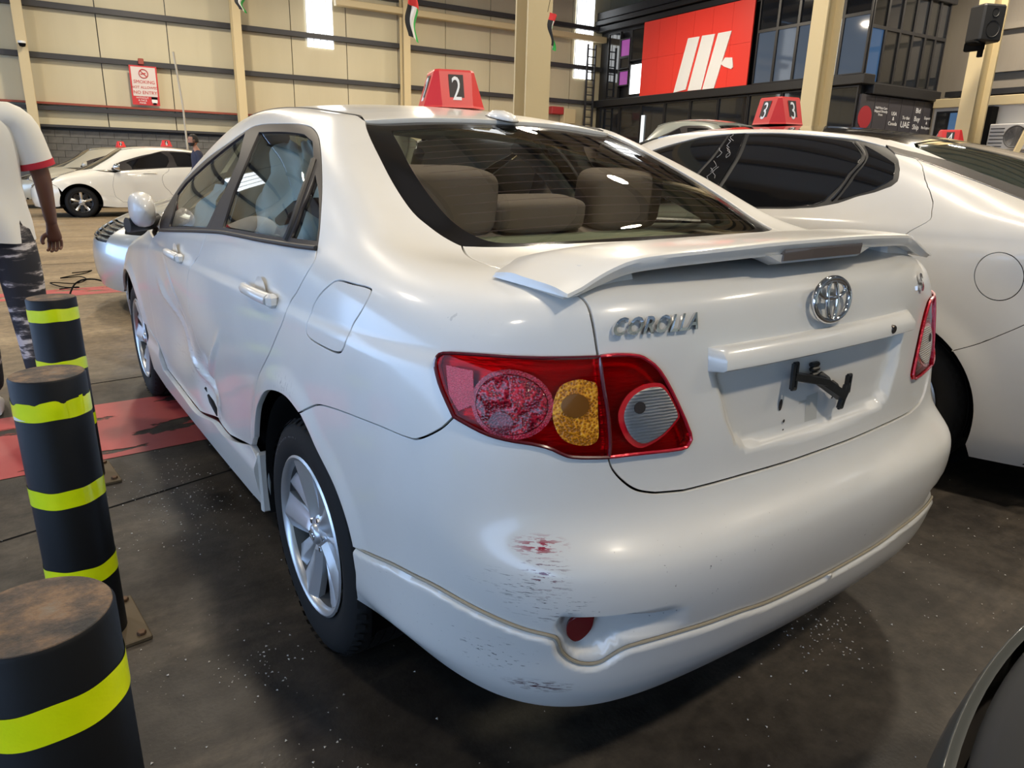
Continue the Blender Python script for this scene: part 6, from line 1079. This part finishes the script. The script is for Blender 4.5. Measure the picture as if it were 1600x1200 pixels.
def head(c, fwd, m, parent, hairm, hair=True, beard=False):
    c = np.array(c); f = uvec(fwd); r = np.cross(f, (0, 0, 1)); u = np.array([0, 0, 1.]); MBh = MB(); secs = []
    prof = [(-.115, .040, .045, .035), (-.10, .050, .062, .02), (-.075, .060, .082, .008), (-.045, .066, .092, .004), (-.01, .071, .096, 0), (.03, .075, .098, -.002), (.07, .072, .093, -.006), (.10, .055, .072, -.008), (.115, .028, .040, -.008)]
    for z, wx, wy, off in prof:
        sec = []
        for a in np.linspace(0, 2*math.pi, 28, endpoint=False):
            y = wy*math.sin(a)+off; x = wx*math.cos(a)
            if math.sin(a) > 0: g_ = math.exp(-(x/.013)**2); y += g_*(.020*math.exp(-((z+.018)/.016)**2)+.010*math.exp(-((z-.005)/.02)**2)+.005*math.exp(-((z+.052)/.008)**2)); y -= .007*math.exp(-((abs(x)-.032)/.012)**2-((z-.018)/.014)**2)
            sec.append(c+r*x+f*y+u*z)
        secs.append(sec)
    h = MBh.loft(secs).build('head', m, parent, 180); fix_normals(h); subsurf(h, 1); parts_ = [h]
    for sg in (-1, 1):
        e = MB(); e.loft([[c+r*sg*(.071+.012*t)+f*(.020*k*math.cos(a)-.008)+u*(.030*k*math.sin(a)-.005) for a in np.linspace(0, 2*math.pi, 12, endpoint=False)] for t, k in ((0, .7), (.6, 1), (1, .9), (.9, .4))]); q = e.build('ear', m, parent, 180); fix_normals(q); parts_.append(q)
    if hair:
        hs = []; 
        for t in np.linspace(0, 1, 8):
            z = -.035+.165*t; k = math.sqrt(max(0, 1-((z-.02)/.118)**2)) if z > .02 else 1; hs.append([c+r*(.083*k*math.cos(a))+f*((.104*k*math.sin(a)-.010) if math.sin(a) < .25 or z > .075 else (.026*k-.010))+u*(z+.004*math.sin(5*a)) for a in np.linspace(0, 2*math.pi, 28, endpoint=False)])
        q = MB().loft(hs).build('hair', hairm, parent, 180); fix_normals(q)
    if beard:
        bs_ = [[c+r*(wx*1.04*math.cos(a))+f*(wy*1.05*math.sin(a)+off)+u*z for a in np.linspace(-.3, math.pi+.3, 18)] for z, wx, wy, off in prof[:4]]; MB().loft(bs_, closed=False, cap=False).build('beard', hairm, parent, 180)
    for sg in (-1, 1): MB().lathe([(0, .009), (.007, .006), (.009, 0)], n=10, axis=1).build('eye', M_void, parent, 180, loc=tuple(c+r*sg*.032+f*.083+u*.018))
    return parts_
M_hair = mat('black_hair', (.012, .010, .009), .7)
def person(label, loc, rotz, skin, shirt_m, cuff_m, trouser_m, shoe_m, H=1.78, stride=.20, jacket=False, beard=False, hem=.93):
    """upright figure facing +y before rotation; arms hang, one leg ahead"""
    k = H/1.78; t = thing('person', label, 'person', loc, rotz); S = lambda *q: tuple(np.array(q)*k)
    hips, sh = .93, 1.46; a = stride
    J = dict(pel=S(0, 0, .95), sp1=S(0, .0, 1.10), sp2=S(0, -.01, 1.27), ch=S(0, -.01, 1.40), nk=S(0, .0, 1.53), hd=S(0, .02, 1.60),
             shl=S(-.185, -.01, 1.44), shr=S(.185, -.01, 1.44), ell=S(-.235, -.04-a*.2, 1.16), elr=S(.255, -.02+a*.15, 1.17), wrl=S(-.24, .03-a*.3, .92), wrr=S(.275, .07+a*.3, .925),
             hpl=S(-.095, 0, .90), hpr=S(.095, 0, .90), knl=S(-.10, .03+a*.55, .50), knr=S(.105, .02-a*.35, .50), anl=S(-.10, a*.75, .09), anr=S(.11, -a*.95, .10))
    N = list(J); ix = {n: i for i, n in enumerate(N)}
    E_ = [('pel', 'sp1'), ('sp1', 'sp2'), ('sp2', 'ch'), ('ch', 'nk'), ('nk', 'hd'), ('ch', 'shl'), ('ch', 'shr'), ('shl', 'ell'), ('shr', 'elr'), ('ell', 'wrl'), ('elr', 'wrr'), ('pel', 'hpl'), ('pel', 'hpr'), ('hpl', 'knl'), ('hpr', 'knr'), ('knl', 'anl'), ('knr', 'anr')]
    Rr = dict(pel=(.145, .10), sp1=(.115, .080), sp2=(.125, .085), ch=(.125, .085), nk=.055, hd=.05, shl=.055, shr=.055, ell=.043, elr=.043, wrl=.028, wrr=.028, hpl=.085, hpr=.085, knl=.058, knr=.058, anl=.038, anr=.038)
    body = skinmesh('body', [J[n] for n in N], [(ix[x], ix[y]) for x, y in E_], [tuple(np.array(Rr[n])*k) if hasattr(Rr[n], '__len__') else Rr[n]*k for n in N], skin, t, 2, ix['pel'])
    pcs = [body]
    for s_, wr, el in ((-1, 'wrl', 'ell'), (1, 'wrr', 'elr')): d = uvec(np.array(J[wr])-np.array(J[el])); pcs += hand(np.array(J[wr])+d*.02, d, (-s_, .45, 0), (-.45*s_, -1, 0), skin, t, .45)
    pcs += head(np.array(J['hd'])+[0, .025, .085], (0, 1, 0), skin, t, M_hair, beard=beard); b = merge(pcs, 'body')
    # shirt, trousers, shoes over it
    hz = hem*k
    def over(name, names, grow, m, extra=None, rootn=None):
        P = [np.array(J[n]) for n in names]; ii = {n: i for i, n in enumerate(names)}; ee = [(ii[x], ii[y]) for x, y in E_ if x in ii and y in ii]; rr_ = [tuple((np.array(Rr[n])+grow)*k) if hasattr(Rr[n], '__len__') else (Rr[n]+grow)*k for n in names]
        if extra:
            for nm, par_, p_, r_ in extra: ii[nm] = len(P); P.append(np.array(p_)); rr_.append(tuple(np.array(r_)*k) if hasattr(r_, '__len__') else r_*k); ee.append((ii[par_], ii[nm]))
        return skinmesh(name, P, ee, rr_, m, t, 2, ii[rootn or names[0]])
    f_ = .86 if not jacket else .97
    mid = lambda x, y, q: tuple(np.array(J[x])*(1-q)+np.array(J[y])*q)
    sh_b = MB(); rsx = random.Random(4)
    tor = [(hem-.09, .178, .128), (hem, .180, .128), (1.03, .172, .122), (1.12, .168, .118), (1.22, .178, .122), (1.32, .190, .124), (1.385, .192, .118), (1.43, .172, .104), (1.465, .125, .085), (1.49, .085, .070), (1.51, .068, .064)]
    secs = []
    for i, (z, rx_, ry_) in enumerate(tor):
        wv = .010*max(0, (1.30-z)/.3); secs.append([S((rx_+wv*math.sin(5*q+z*9))*math.cos(q), -.005+(ry_+wv*math.sin(4*q+z*13))*math.sin(q), z+.012*math.sin(2*q)*(i < 2)) for q in np.linspace(0, 2*math.pi, 32, endpoint=False)])
    sh_b.loft(secs, cap=False)
    for x_, y_, w_ in (('shl', 'ell', 'wrl'), ('shr', 'elr', 'wrr')):
        a_, e_, h_ = np.array(J[x_]), np.array(J[y_]), np.array(J[w_]); inn = a_*[.55, 1, 1]+[0, 0, -.03]
        path = [inn, a_*[.85, 1, 1]+[0, 0, -.012], a_+(e_-a_)*.15, a_+(e_-a_)*.4, a_+(e_-a_)*.65, a_+(e_-a_)*f_]; rad = [.075, .078, .080, .078, .076, .074]
        if jacket: path += [e_, e_+(h_-e_)*.5, h_]; rad += [.062, .054, .046]
        sh_b.tube([tuple(q) for q in path], [r_*k for r_ in rad], 20, cap=False)
    sht = sh_b.build('shirt' if not jacket else 'jacket', shirt_m, t, 180); fix_normals(sht); subsurf(sht, 1)
    if cuff_m:
        for x, y in (('shl', 'ell'), ('shr', 'elr')): MB().tube([mid(x, y, f_-.10), mid(x, y, f_-.0)], [.0765*k, .0760*k], 20).build('cuff', cuff_m, t, 40)
    over('trousers', ['pel', 'hpl', 'hpr', 'knl', 'knr'], .026, trouser_m, [('waist', 'pel', S(0, 0, 1.08), (.15, .11)), ('al', 'knl', S(*(np.array(J['anl'])/k*[1, 1, 1]+[0, 0, .01])), .062), ('ar', 'knr', S(*(np.array(J['anr'])/k+[0, 0, .01])), .062)], 'pel')
    for s_, an in ((-1, 'anl'), (1, 'anr')):
        c = np.array(J[an]); sc = MB(); secs = []
        for y, w_, h_ in ((-.085, .025, .05), (-.07, .038, .085), (-.02, .042, .10), (.05, .045, .075), (.12, .046, .055), (.16, .036, .04), (.175, .015, .02)): secs.append([(c[0]+w_*math.cos(q), c[1]+y+.02, max(0.003, h_*(.5+.5*math.sin(q)))) for q in np.linspace(0, 2*math.pi, 16, endpoint=False)])
        sh_ = sc.loft(secs).build('shoe', shoe_m, t, 60); fix_normals(sh_)
    return t
M_skin1 = mat('dark_brown_skin', (.13, .058, .035), .5); M_skin2 = mat('tan_skin', (.34, .17, .11), .55)
M_tee = mat('white_cotton', (.66, .65, .61), .9); M_cuff = mat('red_cuff', (.42, .015, .03), .85)
M_camo = mat('black_white_streaked_trousers', (.02, .02, .02), .85); _v = coords(M_camo, (3, 3, 13), rot=(.25, .3, 0)); lk(M_camo, ramp(M_camo, noise(M_camo, _v, 1.6, 5, .62), [(.50, (.014, .014, .018)), (.56, (.10, .09, .09)), (.60, (.50, .46, .44))]), bsdf(M_camo).inputs['Base Color'])
M_shoe = mat('white_shoe', (.62, .60, .57), .6)
person('person in a white short-sleeved shirt with red cuffs and streaked black trousers, walking away', (-1.46, 2.50, 0), .05, M_skin1, M_tee, M_cuff, M_camo, M_shoe, 1.80, .22, hem=.97)
person('person with dark hair and beard in a dark blue jacket before the far white saloon', floorpt(2.42, 17.3), RC+.05, M_skin2, mat('navy_jacket', (.022, .026, .055), .8), None, mat('dark_trousers', (.03, .03, .035), .85), M_void, 1.72, .1, True, True)
# ---------------------------------------------------------------- signs, flags, fittings
def flat_on(name, m, a0, a1, o_, z0, z1, parent=None, t=.02): return BB().bx(a0, a1, o_, o_+t, z0, z1).build(name, m, parent, smooth=0)
ns = thing('no_smoking_sign', 'white and red no-smoking notice hanging from the wall rail', 'sign', tuple(B(2.40, 26.7, 1.6))); Mi = Matrix.Translation(-Vector(ns.location))
def loc_fix(o): o.data.transform(Mi); return o
sgn = loc_fix(flat_on('notice_board', mat('red_notice', (.55, .03, .035), .5), 2.02, 2.80, 26.72, 1.60, 2.75, ns)); loc_fix(flat_on('white_field', mat('notice_white', (.66, .58, .54), .5), 2.065, 2.755, 26.71, 1.86, 2.71, ns, .009))
M_redtxt = mat('red_print', (.50, .03, .035), .5)
for tx, z, s_ in (('SMOKING', 2.235, .135), ('NOT ALLOWED', 2.085, .105), ('NO ENTRY', 1.925, .135)): loc_fix(text_on('lettering', tx, s_, B(2.41, 26.705, z), BW, BU, M_redtxt, ns, .002))
for tx, z in (('WITHOUT', 1.785), ('A FACE', 1.71), ('MASK', 1.635)): loc_fix(text_on('lettering', tx, .075, B(2.31, 26.705, z), BW, BU, M_signwhite, ns, .002))
rg = MB().tube([B(2.41+.125*math.cos(a), 26.70, 2.52+.125*math.sin(a)) for a in np.linspace(0, 2*math.pi, 28, endpoint=False)], .013, 6, closed=True); rg.tube([B(2.41-.088, 26.70, 2.608), B(2.41+.088, 26.70, 2.432)], .012, 6); rg.tube([B(2.33, 26.705, 2.50), B(2.47, 26.705, 2.54)], .014, 6); loc_fix(rg.build('no_smoking_symbol', M_redtxt, ns))
fm_ = MB().lathe([(0, 0), (.085, 0)], n=20); P_ = np.array(fm_.v); fm_.v = [tuple(B(2.65+x, 26.700, 1.74+y*1.25)) for x, y, z in P_]; loc_fix(fm_.build('face_symbol', M_signwhite, ns, 0)); loc_fix(flat_on('hair_symbol', M_void, 2.565, 2.735, 26.695, 1.78, 1.85, ns, .004)); loc_fix(flat_on('mask_symbol', M_void, 2.60, 2.70, 26.695, 1.63, 1.68, ns, .004))
loc_fix(BB().bx(2.30, 2.46, 26.68, 26.76, 2.78, 2.96, .02).build('hanging_hook', mat('rust_red_hook', (.30, .06, .04), .6), ns))
# big red brand sign on the office front
bs0 = thing('wall_sign', 'large red sign with white slanted bars on the black office front', 'sign', tuple(B(Ax, 21.0, 4.2))); Mi = Matrix.Translation(-Vector(bs0.location))
o0, o1, z0, z1 = 23.82, 18.32, 2.91, 5.60
for i in range(6):
    for j in range(2):
        a_, b_ = o0+(o1-o0)*i/6, o0+(o1-o0)*(i+1)/6; c_, d_ = (z0, z0+1.35) if j == 0 else (z0+1.35, z1); loc_fix(BB().bx(Ax-.14, Ax-.10, a_-.004, b_+.004, c_+.003, d_-.003).build('sign_panel', M_red, bs0, 0))
loc_fix(BB().bx(Ax-.10, Ax+.0, o1+.05, o0-.05, z0+.05, z1-.05).build('sign_frame', M_officeframe, bs0, 0))
def spt(px, py): d = cf+cr*((px-800)/1114.3)-cu*((py-600)/1114.3); t_ = (Ax-.14)/(d@BW); q = d*t_; return (q@BO, q@BU)
for L in SIGN_BARS:
    p = MB(); p.prism([(o_, z_) for o_, z_ in L], 0, .03, lambda x, y, h: tuple(B(Ax-.141-h, x, y))); loc_fix(p.build('white_bar', M_signwhite, bs0, 0))
# flags hung from the roof steel
def flag(label, a, o_, zt, w_, L_, ph, rz=0.):
    t = thing('hanging_flag', label, 'flag', tuple(B(a, o_, zt)), 0, 'hanging flags'); cols = (mat('flag_red', (.62, .03, .03), .8), mat('flag_green', (.03, .38, .08), .8), mat('flag_white', (.72, .72, .70), .8), mat('flag_black', (.015, .015, .015), .8))
    def pt(x, y): return np.array([w_*(x-.5)*math.cos(rz)+.03*math.sin(y*7+ph), w_*(x-.5)*math.sin(rz)+.05*math.sin(x*6+ph+y*2)*(1-.3*y), -L_*y-.12*x*L_])
    def strip(nm, x0, x1, y0, y1, m):
        p = MB(); nx_, ny_ = 5, 10; V = [pt(x0+(x1-x0)*i/nx_, y0+(y1-y0)*j/ny_) for j in range(ny_+1) for i in range(nx_+1)]
        p.add(V, [(j*(nx_+1)+i, j*(nx_+1)+i+1, (j+1)*(nx_+1)+i+1, (j+1)*(nx_+1)+i) for j in range(ny_) for i in range(nx_)]); p.build(nm, m, t, 180)
    strip('red_band', 0, 1, 0, .22, cols[0]); strip('green_stripe', .66, 1, .22, 1, cols[1]); strip('white_stripe', .33, .66, .22, 1, cols[2]); strip('black_stripe', 0, .33, .22, 1, cols[3]); MB().tube([(-w_/2, 0, 0), (0, 0, .4), (0, 0, 2.5)], .004, 5).build('string', M_void, t, 0); return t
flag('small striped flag in red, green, white and black near the wall skylight', *FLAGS[0]); flag('small striped flag hanging beside the tall cream column', *FLAGS[1]); flag('flag corner hanging at the top of the picture over the second wall column', *FLAGS[2])
# loudspeaker on the right-hand column
sp0 = thing('loudspeaker', 'black loudspeaker on a bracket on the tall cream column', 'speaker', tuple(B(*SPKP))); Mi = Matrix.Translation(-Vector(sp0.location))
SPK = SPKP; loc_fix(BB().box(B(*SPK), (.56, .44, .74), .04, R=BR @ np.array(Matrix.Rotation(-.35, 3, 'Z'))).build('cabinet', mat('black_cabinet', (.012, .012, .013), .6), sp0, 30))
rz_ = BR @ np.array(Matrix.Rotation(-.35, 3, 'Z'))
for dz, r_ in ((-.12, .165), (.20, .085)):
    q = MB().lathe([(r_, 0), (r_-.02, .02), (r_*.4, .06), (r_*.25, .045), (0, .04)], n=28, axis=1); V = np.array(q.v) @ rz_.T; V += B(*SPK)+rz_ @ np.array([0, -.228, dz]); q.v = [tuple(x) for x in V]; loc_fix(q.build('driver', mat('grey_cone', (.035, .035, .035), .6), sp0, 40))
sa, so, sz = SPKP; loc_fix(BB().bx(sa-.07, sa+.07, so-.05, so+.35, sz-.52, sz-.34, .02).build('bracket', M_void, sp0)); loc_fix(BB().bx(sa-.04, sa+.04, so-.05, so+.05, sz-.66, sz-.48, .01).build('bracket_foot', M_void, sp0)); loc_fix(BB().bx(sa-.5, sa-.15, so-.1, so+.1, sz-.44, sz-.38, .02).build('bracket_arm', M_void, sp0))
# outdoor air-conditioner units on the annexe
def acu(label, o_, z):
    t = thing('air_conditioner', label, 'air conditioner', tuple(B(23.6, o_, z))); Mi_ = Matrix.Translation(-Vector(t.location)); fx = lambda o: (o.data.transform(Mi_), o)[1]
    fx(BB().bx(23.55, 24.0, o_-.55, o_+.55, z, z+.72, .02).build('casing', mat('pale_casing', (.55, .54, .53), .5), t, 0))
    for i in range(6): q = .10*i; fx(BB().bx(23.53, 23.56, o_+.12, o_+.50, z+.08+q, z+.10+q).build('louvre', M_void, t, 0))
    q = MB().lathe([(0, .01), (.27, .01), (.30, -.015), (.32, 0)], n=28, axis=0); V = np.array(q.v) @ BR.T; V += B(23.54, o_-.2, z+.36); q.v = [tuple(x) for x in V]; fx(q.build('fan_grille', mat('fan_grey', (.09, .09, .095), .5), t, 40)); return t
acu('pale air-conditioner unit with round fan on the white annexe wall, right edge', 11.45, .92)
pg = BB().bx(23.6, 23.95, 12.05, 12.30, .8, 2.15, .01).build('pipe_bundle', M_void, None); tag(pg, 'dark bundle of pipes on the annexe wall beside the air conditioner', 'pipes')
dp = MB().tube([B(17.3, 8.3, .20), B(18.0, 8.3, 1.4)], .07, 4).build('diagonal_strut', M_cream, None); tag(dp, 'yellow diagonal strut at the right edge under the air conditioner', 'strut')
# camera on the first wall column, cords, fire box
dm = thing('dome_camera', 'small dome camera on the leftmost wall column', 'camera', tuple(B(-.66, 26.2, 3.02))); MB().lathe([(.0, -.10), (.07, -.08), (.09, -.02), (.09, .0)], n=16).build('dome', M_void, dm, 50); MB().lathe([(.10, 0), (.10, .06), (0, .06)], n=16).build('mount', M_signwhite, dm, 30)
cd_ = MB().tube([B(2.83, 21.6, FL), B(2.80, 21.6, 1.4), B(2.70, 21.6, 2.62)], .026, 6).build('hanging_cord', mat('pale_cord', (.55, .50, .40), .7), None); cd_.name = 'thin_pole'; tag(cd_, 'thin pale pole standing before the far wall behind the person in the blue jacket', 'pole')
fb = thing('fire_hose_box', 'red fire hose box with cream box beside it on the wall by the tall column', 'box', tuple(B(17.9, 26.7, 1.9))); Mi = Matrix.Translation(-Vector(fb.location)); loc_fix(BB().bx(17.75, 18.35, 26.6, 26.95, 2.25, 2.55, .02).build('red_box', mat('fire_red', (.40, .03, .03), .5), fb)); loc_fix(BB().bx(18.38, 18.98, 26.6, 26.95, 1.9, 2.5, .02).build('cream_box', M_cream, fb))
pr_ = thing('pipe_run', 'dark cable ladder and pipes at the corner of wall and office', 'pipes', tuple(B(20.1, 26.6, 2.5))); Mi = Matrix.Translation(-Vector(pr_.location))
for a in (19.45, 19.85): loc_fix(BB().bx(a, a+.06, 26.62, 26.7, FL, 5.1).build('upright', M_steel, pr_, 0))
for z in np.arange(1.9, 5.0, .3): loc_fix(BB().bx(19.45, 19.91, 26.64, 26.69, z, z+.04).build('rung', M_steel, pr_, 0))
tk = floorpt(.30, 9.2); lc = MB(); rs = random.Random(5)
pts = [(-1.02+.28*math.sin(i*1.1)*.5+.02*i, 6.5+.09*i+.12*math.cos(i*1.5), .012+.015*abs(math.sin(i*2.1))) for i in range(16)]; lc.tube(catmull(pts, 5), .006, 5); lc.tube(catmull([(-1.0, 5.9, .02), (-.9, 6.15, .13), (-.75, 6.1, .16), (-.55, 5.85, .10)], 6), .008, 5); lo_ = lc.build('loose_cable', M_void, None); tag(lo_, 'loose black cable coiled on the brown floor ahead of the silver car', 'cable')
# crumbs of glass and flaked paint on the asphalt
gd = MB(); rs = random.Random(11)
def crumb(x, y, s): 
    a = rs.uniform(0, 6.28); pts = [(x+s*math.cos(a+k*2.1)*rs.uniform(.5, 1), y+s*math.sin(a+k*2.1)*rs.uniform(.5, 1), .0015+rs.uniform(0, .002)) for k in range(3)]; gd.add(pts+[(x, y, .003+s*.4)], [(0, 1, 3), (1, 2, 3), (2, 0, 3)])
for cx, cy, sx_, sy_, n in ((-.98, 1.25, .10, .22, 150), (-.95, .95, .12, .15, 120), (-1.02, -.05, .06, .06, 60), (-1.05, -.45, .05, .05, 50), (.35, -.80, .10, .07, 110), (-.95, .1, .2, .5, 70), (-1.1, -.6, .2, .3, 60), (.3, -1.0, .5, .25, 110), (1.1, -.9, .4, .3, 60), (-1.9, 1.0, .5, 1.2, 50)):
    for _ in range(n): crumb(rs.gauss(cx, sx_), rs.gauss(cy, sy_), rs.choice((.0018, .0025, .0035, .005)))
gd_ = gd.build('glass_crumbs', mat('pale_crumbs', (.50, .47, .42), .5), None, 0); tag(gd_, 'pale crumbs of glass and paint flakes scattered on the dark asphalt', 'debris', kind='stuff')
